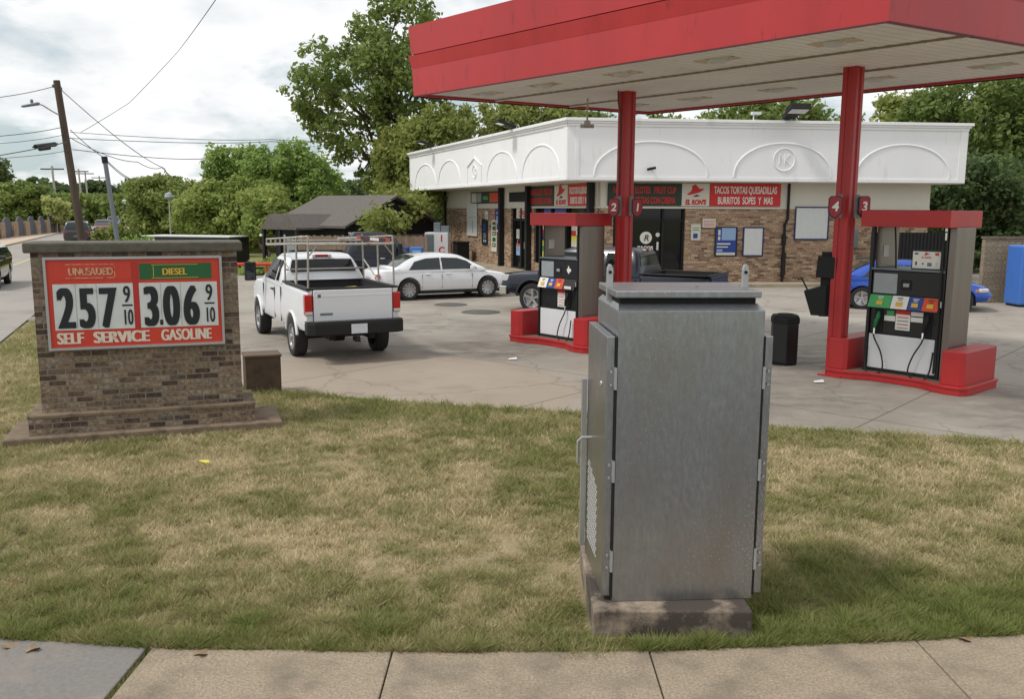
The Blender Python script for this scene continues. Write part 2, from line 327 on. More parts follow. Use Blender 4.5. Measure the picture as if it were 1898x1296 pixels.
def lot_material():
    m = bpy.data.materials.new('lot_concrete'); m.use_nodes = True; t = m.node_tree; b = t.nodes['Principled BSDF']
    c = t.nodes.new('ShaderNodeTexCoord')
    def noise(sc, det, ro=0.6, sx=(1, 1, 1), loc=(0, 0, 0)):
        mpn = t.nodes.new('ShaderNodeMapping'); mpn.inputs['Scale'].default_value = sx; mpn.inputs['Location'].default_value = loc
        t.links.new(c.outputs['Object'], mpn.inputs[0]); n = t.nodes.new('ShaderNodeTexNoise'); n.inputs['Scale'].default_value = sc
        n.inputs['Detail'].default_value = det; n.inputs['Roughness'].default_value = ro; t.links.new(mpn.outputs[0], n.inputs[0]); return n.outputs['Fac']
    def ramp(f, a, bb, ca=(0, 0, 0, 1), cb_=(1, 1, 1, 1)):
        r = t.nodes.new('ShaderNodeValToRGB'); r.color_ramp.elements[0].position = a; r.color_ramp.elements[1].position = bb
        r.color_ramp.elements[0].color = ca; r.color_ramp.elements[1].color = cb_; t.links.new(f, r.inputs[0]); return r.outputs[0]
    def mix(f, a, col):
        x = t.nodes.new('ShaderNodeMix'); x.data_type = 'RGBA'
        if isinstance(f, float): x.inputs[0].default_value = f
        else: t.links.new(f, x.inputs[0])
        t.links.new(a, x.inputs[6])
        if isinstance(col, tuple): x.inputs[7].default_value = col
        else: t.links.new(col, x.inputs[7])
        return x.outputs[2]
    base = ramp(noise(0.35, 9, .72), 0.3, 0.7, lin(160, 153, 143), lin(132, 123, 112))
    base = mix(ramp(noise(0.12, 4, loc=(5, 2, 0)), 0.48, 0.6), base, lin(158, 152, 142))
    oil = ramp(noise(0.55, 9, 0.68, (1, 1.6, 1), (11, 3, 0)), 0.55, 0.74)
    base = mix(oil, base, lin(104, 98, 92))
    # oily traffic wear round the pump islands (object-space blobs)
    for (px, py, rr, fac) in ((5.2, 17.6, 3.6, 0.9), (1.2, 21.2, 3.2, 0.75), (8.6, 12.7, 2.6, 1.0), (-0.6, 18.3, 2.6, 0.75), (4.5, 13.5, 2.6, 0.5), (-2.0, 22.5, 2.5, 0.5)):
        vm = t.nodes.new('ShaderNodeVectorMath'); vm.operation = 'DISTANCE'; t.links.new(c.outputs['Object'], vm.inputs[0]); vm.inputs[1].default_value = (px, py, 0)
        mr = t.nodes.new('ShaderNodeMapRange'); mr.inputs[1].default_value = rr; mr.inputs[2].default_value = 0.4; mr.inputs[3].default_value = 0; mr.inputs[4].default_value = fac; t.links.new(vm.outputs['Value'], mr.inputs[0])
        nn = ramp(noise(1.4, 7, 0.7, (1, 1.5, 1), (px, 0, 0)), 0.35, 0.62)
        ml = t.nodes.new('ShaderNodeMath'); ml.operation = 'MULTIPLY'; t.links.new(mr.outputs[0], ml.inputs[0]); t.links.new(nn, ml.inputs[1])
        base = mix(ml.outputs[0], base, lin(78, 74, 70))
    vm = t.nodes.new('ShaderNodeVectorMath'); vm.operation = 'DISTANCE'; t.links.new(c.outputs['Object'], vm.inputs[0]); vm.inputs[1].default_value = (-2.6, 14.2, 0)
    mr = t.nodes.new('ShaderNodeMapRange'); mr.inputs[1].default_value = 3.9; mr.inputs[2].default_value = 3.4; mr.inputs[3].default_value = 0; mr.inputs[4].default_value = .5; t.links.new(vm.outputs['Value'], mr.inputs[0])
    base = mix(mr.outputs[0], base, lin(160, 144, 126))
    # joints: rotated grid with the store
    mpn = t.nodes.new('ShaderNodeMapping'); mpn.inputs['Rotation'].default_value = (0, 0, R_(41)); t.links.new(c.outputs['Object'], mpn.inputs[0])
    k = t.nodes.new('ShaderNodeTexBrick'); k.offset = 0; k.inputs['Scale'].default_value = 1; k.inputs['Brick Width'].default_value = 4.2; k.inputs['Row Height'].default_value = 4.2
    k.inputs['Mortar Size'].default_value = 0.012; k.inputs['Mortar Smooth'].default_value = 0.3
    k.inputs['Color1'].default_value = (0.45, 0.45, 0.45, 1); k.inputs['Color2'].default_value = (0.55, 0.55, 0.55, 1); t.links.new(mpn.outputs[0], k.inputs[0])
    base = mix(k.outputs['Fac'], base, lin(84, 74, 62))
    # cracks
    v = t.nodes.new('ShaderNodeTexVoronoi'); v.feature = 'DISTANCE_TO_EDGE'; v.inputs['Scale'].default_value = 0.33
    wn = t.nodes.new('ShaderNodeTexNoise'); wn.inputs['Scale'].default_value = 1.6; wn.inputs['Detail'].default_value = 5; t.links.new(c.outputs['Object'], wn.inputs[0])
    vs_ = t.nodes.new('ShaderNodeVectorMath'); vs_.operation = 'SCALE'; vs_.inputs['Scale'].default_value = 0.8; t.links.new(wn.outputs['Color'], vs_.inputs[0])
    va = t.nodes.new('ShaderNodeVectorMath'); va.operation = 'ADD'; t.links.new(c.outputs['Object'], va.inputs[0]); t.links.new(vs_.outputs[0], va.inputs[1]); t.links.new(va.outputs[0], v.inputs['Vector'])
    base = mix(ramp(v.outputs['Distance'], 0.0, 0.012, (0.45, 0.45, 0.45, 1), (0, 0, 0, 1)), base, lin(96, 84, 72))
    gr = noise(60, 4); g2 = t.nodes.new('ShaderNodeMapRange'); g2.inputs[3].default_value = 0.82; g2.inputs[4].default_value = 1.18; t.links.new(gr, g2.inputs[0])
    sc = t.nodes.new('ShaderNodeVectorMath'); sc.operation = 'SCALE'; t.links.new(base, sc.inputs[0]); t.links.new(g2.outputs[0], sc.inputs['Scale'])
    t.links.new(sc.outputs[0], b.inputs['Base Color']); b.inputs['Roughness'].default_value = 0.85
    bn = t.nodes.new('ShaderNodeBump'); bn.inputs['Strength'].default_value = 0.25; bn.inputs['Distance'].default_value = 0.01; t.links.new(gr, bn.inputs['Height']); t.links.new(bn.outputs[0], b.inputs['Normal'])
    return m
M['lot'] = lot_material()

def attr_mat(name, stops, rough=0.7, trans=0.0, attr='tint'):
    m = bpy.data.materials.new(name); m.use_nodes = True; t = m.node_tree; b = t.nodes['Principled BSDF']; b.inputs['Roughness'].default_value = rough
    b.inputs['Specular IOR Level'].default_value = 0.25
    a = t.nodes.new('ShaderNodeAttribute'); a.attribute_name = attr
    r = t.nodes.new('ShaderNodeValToRGB'); el = r.color_ramp.elements; el[0].position = stops[0][0]; el[0].color = stops[0][1]; el[1].position = stops[-1][0]; el[1].color = stops[-1][1]
    for p, c in stops[1:-1]: e = el.new(p); e.color = c
    t.links.new(a.outputs['Fac'], r.inputs[0]); t.links.new(r.outputs[0], b.inputs['Base Color'])
    if trans:
        tr = t.nodes.new('ShaderNodeBsdfTranslucent'); t.links.new(r.outputs[0], tr.inputs[0]); ms = t.nodes.new('ShaderNodeMixShader'); ms.inputs[0].default_value = trans
        o = t.nodes['Material Output']; t.links.new(b.outputs[0], ms.inputs[1]); t.links.new(tr.outputs[0], ms.inputs[2]); t.links.new(ms.outputs[0], o.inputs[0])
    return m
M['grass'] = attr_mat('grass_blades', [(0.0, (0.70, 0.59, 0.39, 1)), (0.18, (0.50, 0.43, 0.25, 1)), (0.42, (0.37, 0.335, 0.165, 1)), (0.68, (0.285, 0.275, 0.105, 1)), (1.0, (0.185, 0.225, 0.06, 1))], 0.75, 0.35)
M['thatch'] = attr_mat('lawn_thatch', [(0.0, (0.30, 0.24, 0.15, 1)), (0.5, (0.21, 0.18, 0.10, 1)), (1.0, (0.12, 0.13, 0.05, 1))], 0.95)
GREENS = {
 'mid': [(0, (0.134, 0.186, 0.051, 1)), (0.5, (0.207, 0.274, 0.074, 1)), (1, (0.365, 0.417, 0.127, 1))],
 'olive': [(0, (0.158, 0.198, 0.051, 1)), (0.5, (0.263, 0.305, 0.080, 1)), (1, (0.420, 0.420, 0.140, 1))],
 'yellow': [(0, (0.186, 0.255, 0.068, 1)), (0.5, (0.307, 0.382, 0.101, 1)), (1, (0.504, 0.511, 0.204, 1))],
 'bright': [(0, (0.177, 0.273, 0.074, 1)), (0.5, (0.278, 0.386, 0.104, 1)), (1, (0.429, 0.522, 0.177, 1))],
 'dark': [(0, (0.063, 0.103, 0.039, 1)), (0.5, (0.102, 0.153, 0.058, 1)), (1, (0.182, 0.226, 0.092, 1))],
}
for k_, st_ in GREENS.items(): M['leaf_' + k_] = attr_mat('leaves_' + k_, st_, 0.6, 0.45)

# ------------------------------------------------------------------ ground
def vnoise(x, y, sc, seed):
    rng = np.random.RandomState(seed); G = rng.rand(256, 256)
    X = x / sc; Y = y / sc; xi = np.floor(X).astype(int); yi = np.floor(Y).astype(int); fx = X - xi; fy = Y - yi
    fx = fx * fx * (3 - 2 * fx); fy = fy * fy * (3 - 2 * fy)
    g = lambda a, b: G[a % 256, b % 256]
    return (g(xi, yi) * (1 - fx) + g(xi + 1, yi) * fx) * (1 - fy) + (g(xi, yi + 1) * (1 - fx) + g(xi + 1, yi + 1) * fx) * fy
def sstep(a, b, x):
    t = np.clip((x - a) / (b - a), 0, 1); return t * t * (3 - 2 * t)
def road_edge(Y): return -12.9 - 0.386 * (Y - 23.7)
def dip(x, y):
    s = (x - road_edge(y)) * 0.933
    return 0.95 * sstep(39.5, 44, y) * sstep(2.0, 5.0, s) * (1 - sstep(14.5, 16.5, s)) * (1 - sstep(75, 95, y))
FX = [-40, -6, -3.44, -2.34, -0.87, 0.9, 1.63, 3.53, 6, 40]; FY = [7.4, 5.9, 5.62, 5.50, 5.46, 5.49, 5.55, 5.75, 6.1, 9.5]
BX = [-20, -13.2, -12.9, -9.0, -5.2, -3.84, -1.61, 1.02, 3.49, 6.48, 12, 40]; BY = [23.5, 23.5, 23.4, 18.4, 14.8, 13.85, 13.11, 12.46, 11.65, 10.94, 9.7, 8.2]

gx = np.concatenate([np.linspace(-900, -60, 12)[:-1], np.linspace(-60, 40, 101), np.linspace(40, 900, 12)[1:]])
gy = np.concatenate([np.linspace(-300, 0, 6)[:-1], np.linspace(0, 110, 111), np.linspace(110, 1600, 14)[1:]])
XX, YY = np.meshgrid(gx, gy); ZZ = -0.03 - dip(XX, YY)
vs = np.stack([XX.ravel(), YY.ravel(), ZZ.ravel()], 1); nx = len(gx)
fs = [(j * nx + i, j * nx + i + 1, (j + 1) * nx + i + 1, (j + 1) * nx + i) for j in range(len(gy) - 1) for i in range(nx - 1)]
M['field'] = pbr('far_grass', lin(140, 132, 84), 0.95, var=0.15, vs=0.1, stain=lin(104, 116, 62), sts=0.35, stp=(0.45, 0.65), bump=0.4, bs=8)
b = MB(); b.add(vs.tolist(), fs); o = b.build('ground', M['field'], smooth=True, fix=False); tag(o, 'dry grassy ground sheet reaching past the road and trees', None, kind='structure')

# lot concrete
Yl = []
pts = [(x, y) for x, y in zip(BX[2:], BY[2:])]
lot = pts + [(40, 60), (17.6, 60), (-9.5, 58.5), (-9.0, 40.0), (-12.0, 39.2), (-18.9, 39.2), (-12.9, 23.9)]
b = MB(); b.add([(x, y, 0.0) for x, y in lot], [tuple(range(len(lot)))]); o = b.build('forecourt', M['lot'], fix=False); tag(o, 'stained concrete forecourt of the fuel station', None, kind='structure')
# road on the left
rd = []; ys = [-10, 8, 23.7, 45, 73, 100, 130, 170, 220, 300, 420]
def rc(Y):     # centre of the road
    return road_edge(Y) - 4.1 - (0.0 if Y < 120 else (Y - 120) ** 1.25 * 0.02)
L_ = [(rc(y) - 4.3 - (0 if y > 20 else (20 - y) * 0.3), y) for y in ys]; Rr_ = [(rc(y) + 4.1, y) for y in ys]
rv = [(x, y, 0.004) for x, y in L_] + [(x, y, 0.004) for x, y in Rr_]; n_ = len(ys)
b = MB(); b.add(rv, [(i, n_ + i, n_ + i + 1, i + 1) for i in range(n_ - 1)]); o = b.build('road', M['asphalt'], fix=False); tag(o, 'pale grey road running away past the bridge', None, kind='structure')
M['line'] = pbr('road_line', lin(190, 180, 120), 0.8)
b = MB()
for y in np.arange(26, 200, 3.0): b.box(rc(y) - 0.06, rc(y) + 0.06, y, y + 3.02, 0.006, 0.009) if False else b.add([(rc(y) - .07, y, .009), (rc(y) + .07, y, .009), (rc(y + 3) + .07, y + 3, .009), (rc(y + 3) - .07, y + 3, .009)], [(0, 1, 2, 3)])
o = b.build('road_markings', M['line'], fix=False); tag(o, 'faint yellow centre line along the grey road', None, kind='structure')
# far pavement left of the road with kerb
b = MB(); P = [(rc(y) - 4.3, y) for y in ys[2:9]]
M['pave'] = pbr('pale_pavement', lin(186, 168, 148), 0.9, var=0.08, vs=0.6)
for (x0, y0), (x1, y1) in zip(P[:-1], P[1:]):
    b.add([(x0, y0, 0), (x0, y0, .13), (x0 - 2.6, y0, .13), (x0 - 2.6, y0, 0), (x1, y1, 0), (x1, y1, .13), (x1 - 2.6, y1, .13), (x1 - 2.6, y1, 0)], [(0, 4, 5, 1), (1, 5, 6, 2), (2, 6, 7, 3)])
o = b.build('pavement', M['pave'], fix=False); tag(o, 'pale pavement with kerb beside the far road', None, kind='structure')
b = MB(); P = [(rc(y) + 4.1, y) for y in ys[4:9]]
for (x0, y0), (x1, y1) in zip(P[:-1], P[1:]):
    b.add([(x0, y0, -.02), (x0, y0, .13), (x0 + 2.4, y0, .13), (x0 + 2.4, y0, -.02), (x1, y1, -.02), (x1, y1, .13), (x1 + 2.4, y1, .13), (x1 + 2.4, y1, -.02)], [(0, 4, 5, 1), (1, 5, 6, 2), (2, 6, 7, 3)])
o = b.build('pavement', M['pave'], fix=False); tag(o, 'pale pavement on the right side of the far road', None, kind='structure')
# street under the camera
b = MB(); b.add([(-40, -6, -0.10), (40, -6, -0.10), (40, 4.6, -0.012), (-40, 3.0, -0.012)], [(0, 1, 2, 3)])
b = MB(); b.add([(-60, -8, .001), (60, -8, .001), (60, 5.2, .001), (6, 3.9, .001), (-6, 3.7, .001), (-60, 5.5, .001)], [tuple(range(6))]); o = b.build('street', M['street'], fix=False); tag(o, 'asphalt street in front of the sidewalk', None, kind='structure')
# sidewalk slabs
b = MB(); ap = MB()
jx = [-40, -6.1, -4.2, -2.365, -0.775, 0.915, 2.745, 4.5, 6.3, 8.1, 40]
def yf(x): return float(np.interp(x, FX, FY))
for a, c_ in zip(jx[:-1], jx[1:]):
    a2, c2 = a + 0.005, c_ - 0.005
    if abs(c_ + 2.365) < 0.01: c2 -= 0.03
    q = [(a2, yf(a2) - 1.75), (c2, yf(c2) - 1.75)] + [(x, yf(x)) for x in np.linspace(c2, a2, 6)]
    (ap if c_ <= -2.36 else b).prism(q, -0.06, 0.035)
o = b.build('sidewalk', M['sidewalk'], bevel=0.008); tag(o, 'coarse concrete sidewalk slabs along the lawn edge', None, kind='structure')
o = ap.build('sidewalk', M['apron'], bevel=0.008); tag(o, 'smoother grey slab where the sidewalk meets a driveway', None, kind='structure')

# ------------------------------------------------------------------ lawn
PAD = (0.50, 1.70, 5.62, 6.95)   # keep the cabinet pad free
SIGNC = (-4.58, 11.6)
def greenness(x, y):
    f = 0.26 * vnoise(x + 50, y + 50, 1.3, 1) + 0.26 * vnoise(x + 50, y + 50, 0.45, 2) + 0.26 * vnoise(x + 50, y + 50, 0.16, 3) + 0.22 * vnoise(x + 50, y + 50, 0.06, 4)
    g = (f - 0.50) * 1.8 + 0.33
    front = y - np.interp(x, FX, FY); back = np.interp(x, BX, BY) - y
    g += 0.26 * np.exp(-(front / 0.5) ** 2) + 0.26 * np.exp(-(back / 0.3) ** 2)
    g += 0.24 * np.exp(-(((x - 2.1) / 0.7) ** 2 + ((y - 6.1) / 0.7) ** 2))
    g += 0.2 * np.exp(-(((x + 4.4) / 1.6) ** 2 + ((y - 10.2) / 0.55) ** 2))
    g += 0.20 * np.exp(-((y - 6.1) / 0.9) ** 2) * (0.5 + vnoise(x + 9, y, 0.9, 7))
    return np.clip(g, 0, 1)
# base sheet
lx = np.arange(-14, 16.01, 0.08); nyl = 110
cols_ = []
Xg = np.repeat(lx[None, :], nyl, 0); tt = np.linspace(0, 1, nyl)[:, None]
Y0 = np.interp(lx, FX, FY)[None, :]; Y1 = np.interp(lx, BX, BY)[None, :]
Yg = Y0 + (Y1 - Y0) * tt
edge = -12.9 - 0.386 * (Yg - 23.7) + 0.1
Xg = np.maximum(Xg, edge)
bumpz = 0.016 * (vnoise(Xg, Yg, 0.35, 11) - 0.5) + 0.03 * (vnoise(Xg, Yg, 1.2, 12) - 0.5)
Zg = 0.028 + bumpz * np.minimum(1, np.minimum(tt, 1 - tt) * 8)
vs = np.stack([Xg.ravel(), Yg.ravel(), Zg.ravel()], 1); nx = len(lx)
ii, jj = np.meshgrid(np.arange(nx - 1), np.arange(nyl - 1)); a = (jj * nx + ii).ravel()
faces = np.stack([a, a + 1, a + 1 + nx, a + nx], 1)
def np_mesh(name, verts, faces, mat, tint=None, k=4):
    me = bpy.data.meshes.new(name); nv = len(verts); nf = len(faces)
    me.vertices.add(nv); me.vertices.foreach_set('co', verts.astype(np.float32).ravel())
    me.loops.add(nf * k); me.loops.foreach_set('vertex_index', faces.astype(np.int32).ravel())
    me.polygons.add(nf); me.polygons.foreach_set('loop_start', np.arange(0, nf * k, k, dtype=np.int32))
    me.update(calc_edges=True); me.validate()
    if tint is not None:
        at = me.attributes.new('tint', 'FLOAT', 'POINT'); at.data.foreach_set('value', tint.astype(np.float32))
    me.materials.append(mat); return me
me = np_mesh('lawn', vs, faces, M['thatch'], greenness(vs[:, 0], vs[:, 1]))
me.polygons.foreach_set('use_smooth', [True] * len(me.polygons))
o = bpy.data.objects.new('lawn', me); COL.objects.link(o); tag(o, 'patchy dry lawn soil between sidewalk and forecourt', None, kind='structure')
# blades
def blades(n, seed):
    rng = np.random.RandomState(seed)
    # sample in a fan so that the density falls with distance
    Y = 5.3 + (24 - 5.3) * rng.rand(n * 7) ** 2.1
    X = (rng.rand(n * 7) * 2 - 1) * (0.66 * Y + 0.4)
    ok = (Y > np.interp(X, FX, FY) - 0.015) & (Y < np.interp(X, BX, BY) + 0.02) & (X > -12.7 - 0.386 * (Y - 23.7)) & (X < 16)
    ok &= ~((X > PAD[0]) & (X < PAD[1]) & (Y > PAD[2]) & (Y < PAD[3]))
    a_ = R_(19.0); dx = X + 5.81; dy = Y - 10.76; s = dx * math.cos(a_) + dy * math.sin(a_); t = -dx * math.sin(a_) + dy * math.cos(a_)
    ok &= ~((s > -0.45) & (s < 2.9) & (t > -0.25) & (t < 0.95))
    ok &= (vnoise(X + 30, Y + 30, 0.085, 31) * .6 + vnoise(X + 30, Y + 30, 0.2, 32) * .4 > 0.40) | (rng.rand(len(X)) < 0.30)
    X = X[ok][:n]; Y = Y[ok][:n]; n = len(X)
    g = greenness(X, Y) + (rng.rand(n) - 0.5) * 0.75
    front = Y - np.interp(X, FX, FY)
    h = (0.014 + 0.026 * rng.rand(n)) * (1 + 0.8 * np.clip(g, 0, 1)) * (0.8 + 0.05 * Y)
    h *= 0.45 + 1.1 * vnoise(X + 20, Y + 20, 0.13, 21)
    wd = 0.0026 + 0.00048 * Y
    az = rng.rand(n) * 2 * np.pi; ln = h * (0.5 + 1.5 * rng.rand(n)); az2 = rng.rand(n) * 2 * np.pi
    ux = np.cos(az) * wd; uy = np.sin(az) * wd; tx = np.cos(az2) * ln; ty = np.sin(az2) * ln
    ty = np.where((front < 0.08) & (ty < 0), ty * 0.6, ty)
    z0 = np.full(n, 0.018)
    v = np.empty((n, 3, 3)); v[:, 0] = np.stack([X - ux, Y - uy, z0], 1); v[:, 1] = np.stack([X + ux, Y + uy, z0], 1); v[:, 2] = np.stack([X + tx, Y + ty, z0 + h + 0.012], 1)
    f = np.arange(n * 3).reshape(n, 3)
    return np_mesh('grass', v.reshape(-1, 3), f, M['grass'], np.repeat(np.clip(g, 0, 1), 3), 3)
o = bpy.data.objects.new('grass', blades(520000, 5)); COL.objects.link(o); tag(o, 'short patchy grass, straw coloured with green patches, on the lawn', 'grass', kind='stuff')
# weeds in the joint by the driveway slab
def tuft(name, pts, n, label, h0=0.06, seed=1, spread=0.03, tintv=0.8):
    rng = np.random.RandomState(seed); v = []; 
    for i in range(n):
        k = rng.rand() * (len(pts) - 1); i0 = int(k); f = k - i0
        x = pts[i0][0] * (1 - f) + pts[i0 + 1][0] * f + rng.randn() * spread * .5; y = pts[i0][1] * (1 - f) + pts[i0 + 1][1] * f + rng.randn() * spread * .5
        a = rng.rand() * 6.28; l = h0 * (0.4 + rng.rand()); h = h0 * (0.5 + rng.rand()); b_ = rng.rand() * 6.28; wd = 0.004
        v += [(x - math.cos(a) * wd, y - math.sin(a) * wd, 0.0), (x + math.cos(a) * wd, y + math.sin(a) * wd, 0.0), (x + math.cos(b_) * l, y + math.sin(b_) * l, h)]
    v = np.array(v); f = np.arange(len(v)).reshape(-1, 3)
    me = np_mesh(name, v, f, M['grass'], np.repeat(np.clip(tintv + rng.randn(n) * .15, 0, 1), 3), 3)
    o = bpy.data.objects.new(name, me); COL.objects.link(o); tag(o, label, 'grass', kind='stuff'); return o
tuft('joint_grass', [(-2.38, 4.7), (-2.38, 5.48)], 500, 'green grass growing in the joint between two sidewalk slabs', 0.035)
tuft('weeds', [(-3.95, 13.62), (-3.3, 13.4), (-3.0, 13.45)], 500, 'green weeds at the foot of the brown box', 0.13, 3, 0.12)
tuft('weeds', [(-3.35, 12.1), (-3.6, 12.9)], 260, 'tall stalky weeds right of the brick price sign', 0.16, 4, 0.12, 0.55)
tuft('weeds', [(0.48, 5.6), (1.72, 5.6), (1.74, 6.6)], 1500, 'green grass tufts round the cabinet pad', 0.06, 6, 0.04, 0.85)
tuft('weeds', [(0.3, 5.45), (0.62, 5.42)], 60, 'loose runner of grass spilling over the sidewalk edge', 0.14, 8, 0.05, 0.6)
M['dead_leaf'] = pbr('dead_leaf', lin(138, 116, 90), 0.8, var=0.15)
rnd = random.Random(3)
for i, (x, y, z, r, lb) in enumerate([(-3.30, 5.50, .04, 20, 'curled brown leaf at the left edge of the sidewalk'), (-3.13, 5.47, .04, 100, 'flat brown leaf beside the curled one on the sidewalk'),
        (-2.0, 5.42, .04, 60, 'small brown leaf by the slab joint'), (3.1, 5.66, .04, 10, 'brown leaf on the right end of the sidewalk'), (-3.5, 9.8, .06, 0, 'yellow leaf lying on the lawn before the brick sign')]):
    b = MB(); P = []
    for k in range(10):
        t = k / 10 * 2 * math.pi; rr = 0.045 * (1 + 0.35 * math.cos(3 * t) + rnd.random() * 0.2); P.append((math.cos(t) * rr * 1.4, math.sin(t) * rr * .8, 0.012 * math.sin(2 * t)))
    vs_ = P + [(p[0], p[1], p[2] + .002) for p in P]; n = 10
    b.add(vs_, [tuple(range(n - 1, -1, -1)), tuple(range(n, 2 * n))] + [(k, (k + 1) % n, n + (k + 1) % n, n + k) for k in range(n)])
    o = b.build('fallen_leaf', M['dead_leaf'] if i < 4 else M['yellow']); o.location = (x, y, z); o.rotation_euler = (0, 0.2, R_(r)); tag(o, lb, 'leaf', 'fallen leaves')
for (x, y, lb) in [(7.0, 10.3, 'scrap of white paper on the grass at the right'), (-0.0, 17.2, 'scrap of white paper on the forecourt before the left pump'), (5.25, 15.0, 'white litter scrap on the concrete before the right island')]:
    b = MB(); b.add([(-.08, -.03, 0), (.09, -.05, 0.01), (.1, .04, .035), (-.05, .06, .01), (-.08, -.03, .003), (.09, -.05, 0.013), (.1, .04, .038), (-.05, .06, .013)], [(3, 2, 1, 0), (4, 5, 6, 7), (0, 1, 5, 4), (1, 2, 6, 5), (2, 3, 7, 6), (3, 0, 4, 7)])
    o = b.build('paper_scrap', M['white']); o.location = (x, y, 0.012 if y > 12 else .06); tag(o, lb, 'litter', 'scraps of litter')
for (x, y, r, lb) in [(-0.9, 25.4, 0.55, 'round steel tank cover set in the concrete nearer the pump'), (-1.9, 27.4, 0.5, 'round steel tank cover set in the concrete near the white sedan')]:
    b = MB(); b.lathe([(0.0001, .006), (r * .82, .008), (r * .84, .002), (r * .88, .002), (r * .9, .012), (r, .012), (r + .02, .001)], n=32)
    o = b.build('manhole_cover', pbr('cover_steel', lin(92, 90, 84), 0.7, 0.3, var=.2, vs=9), smooth=True); o.location = (x, y, 0.002); tag(o, lb, 'manhole cover', 'tank covers in the forecourt')

# ------------------------------------------------------------------ store
CF = (2.03, 33.75); W0 = (3.39, 34.75); AF = 5.36; AL = -68.85
def rel(P, Q, ang): return Tm(P[0] - Q[0], P[1] - Q[1], 0, ang)
st = thing('store_building', 'brown brick convenience store with a deep white parapet of moulded arches', 'building', (W0[0], W0[1], 0))
mF = rel(W0, W0, AF); mL = rel(W0, W0, AL); cF = rel(CF, W0, AF); cL = rel(CF, W0, AL)
WF, WLn = 13.3, 20.6          # wall lengths
# front wall with openings (local x right, y into the wall)
def wall_with_holes(x0, x1, z0, z1, holes, th=0.3):
    b = MB(); xs = sorted(set([x0, x1] + [h[0] for h in holes] + [h[1] for h in holes])); 
    for a, c in zip(xs[:-1], xs[1:]):
        hs = sorted([(h[2], h[3]) for h in holes if h[0] <= a + 1e-6 and h[1] >= c - 1e-6]); z = z0
        for (p, q) in hs:
            if p > z: b.box(a, c, 0, th, z, p)
            z = q
        if z < z1: b.box(a, c, 0, th, z, z1)
    return b
wall_with_holes(0.0, WF, 0, 3.06, [(0.5, 3.35, 0.15, 3.06)]).build('wall', M['brick_store'], st, mF)
wall_with_holes(-WLn, -0.302, 0, 3.06, [(-9.6, -7.5, 0.0, 3.06), (-6.7, -0.9, 0.55, 3.06)]).build('wall', M['brick_store'], st, mL)
MB().box(0, WF, 0.01, 0.3, 3.062, 4.0).build('band', M['cream'], st, mF)
MB().box(-WLn, -0.302, 0.01, 0.3, 3.062, 4.0).build('band', M['cream'], st, mL)
b = MB(); b.box(0, WF, -0.03, 0.01, 3.0, 3.06); b.build('trim', M['cream'], st, mF)
b = MB(); b.box(-WLn, 0, -0.03, 0.0, 3.0, 3.06); b.build('trim', M['cream'], st, mL)
wb = MB(); wb.box(WF - 0.3, WF, 0.302, 21, 0, 4.0); wb.build('wall', M['brick_store'], st, mF)
# roof slab and soffit (world-space polygon made local)
u_F = Vector((math.cos(R_(AF)), math.sin(R_(AF)))); u_L = Vector((-math.cos(R_(AL)), -math.sin(R_(AL)))); c0 = Vector(CF) - Vector(W0)
def inset(o_):
    nF = Vector((-u_F.y, u_F.x)); nL = Vector((u_L.y, -u_L.x)); c = c0 + (nF + nL * 1.0) * o_
    A_ = c + u_F * (15.6 - o_); B_ = c + u_L * (23.0 - o_)
    return [tuple(c), tuple(A_), tuple(A_ + u_L * (23 - o_)), tuple(B_)]
MB().prism(inset(0.02), 4.0, 4.03).build('soffit', M['cream'], st)
MB().prism(inset(0.3), 5.7, 5.8).build('roof', pbr('roof_felt', lin(90, 88, 84), .9), st)
b = MB(); b.box(0.002, 15.6, 0, 0.2, 4.03, 6.12); b.build('parapet', M['fascia'], st, cF)
b = MB(); b.box(-23.0, 0, 0, 0.2, 4.03, 6.12); b.build('parapet', M['fascia'], st, cL)
b = MB(); b.box(15.4, 15.6, 0.2, 20, 4.03, 6.12); b.build('parapet', M['fascia'], st, cF)
def cornice(x0, x1):
    b = MB(); b.box(x0, x1, -0.05, 0.2, 6.0, 6.10); b.box(x0 - .05, x1 + .05, -0.10, 0.22, 6.10, 6.18); b.box(x0 - .09, x1 + .12, -0.16, 0.25, 6.18, 6.29)
    return b
cornice(0, 15.6).build('cornice', M['fascia'], st, cF, bevel=.01)
cornice(-23.0, 0).build('cornice', M['fascia'], st, cL, bevel=.01)
def flat_trim(x0, x1):
    b = MB(); b.box(x0, x1, -0.025, 0, 4.035, 4.16)
    b.box(x0, x0 + 0.12, -0.022, 0, 4.16, 6.0); b.box(x1 - 0.30, x1 - .01, -0.022, 0, 4.16, 6.0)
    return b
flat_trim(0.3, 15.58).build('trim', M['fascia'], st, cF); flat_trim(-22.98, -0.02).build('trim', M['fascia'], st, cL)
def arch(x0, x1, ztop, M_, z0=4.18, w=0.075):
    cx = (x0 + x1) / 2; a = (x1 - x0) / 2; hgt = ztop - z0; P = []
    for k in range(33):
        t = math.pi * k / 32; P.append((cx - a * math.cos(t), hgt * math.sin(t) ** 0.9 + z0))
    b = MB(); n = len(P); vo = []
    for i, (x, z) in enumerate(P):
        p = P[max(i - 1, 0)]; q = P[min(i + 1, n - 1)]; d = Vector((q[0] - p[0], q[1] - p[1])).normalized(); nn = (-d.y, d.x)
        vo.append([(x, 0.002, z), (x, -0.022, z), (x + nn[0] * w * .5, -0.036, z + nn[1] * w * .5), (x + nn[0] * w, -0.018, z + nn[1] * w), (x + nn[0] * w, 0.002, z + nn[1] * w)])
    b.loft(vo); return b.build('arch_moulding', M['fascia'], st, M_)
for x0, x1 in ((1.04, 5.3), (6.4, 10.15), (11.2, 14.9)): arch(x0, x1, 5.42, cF)
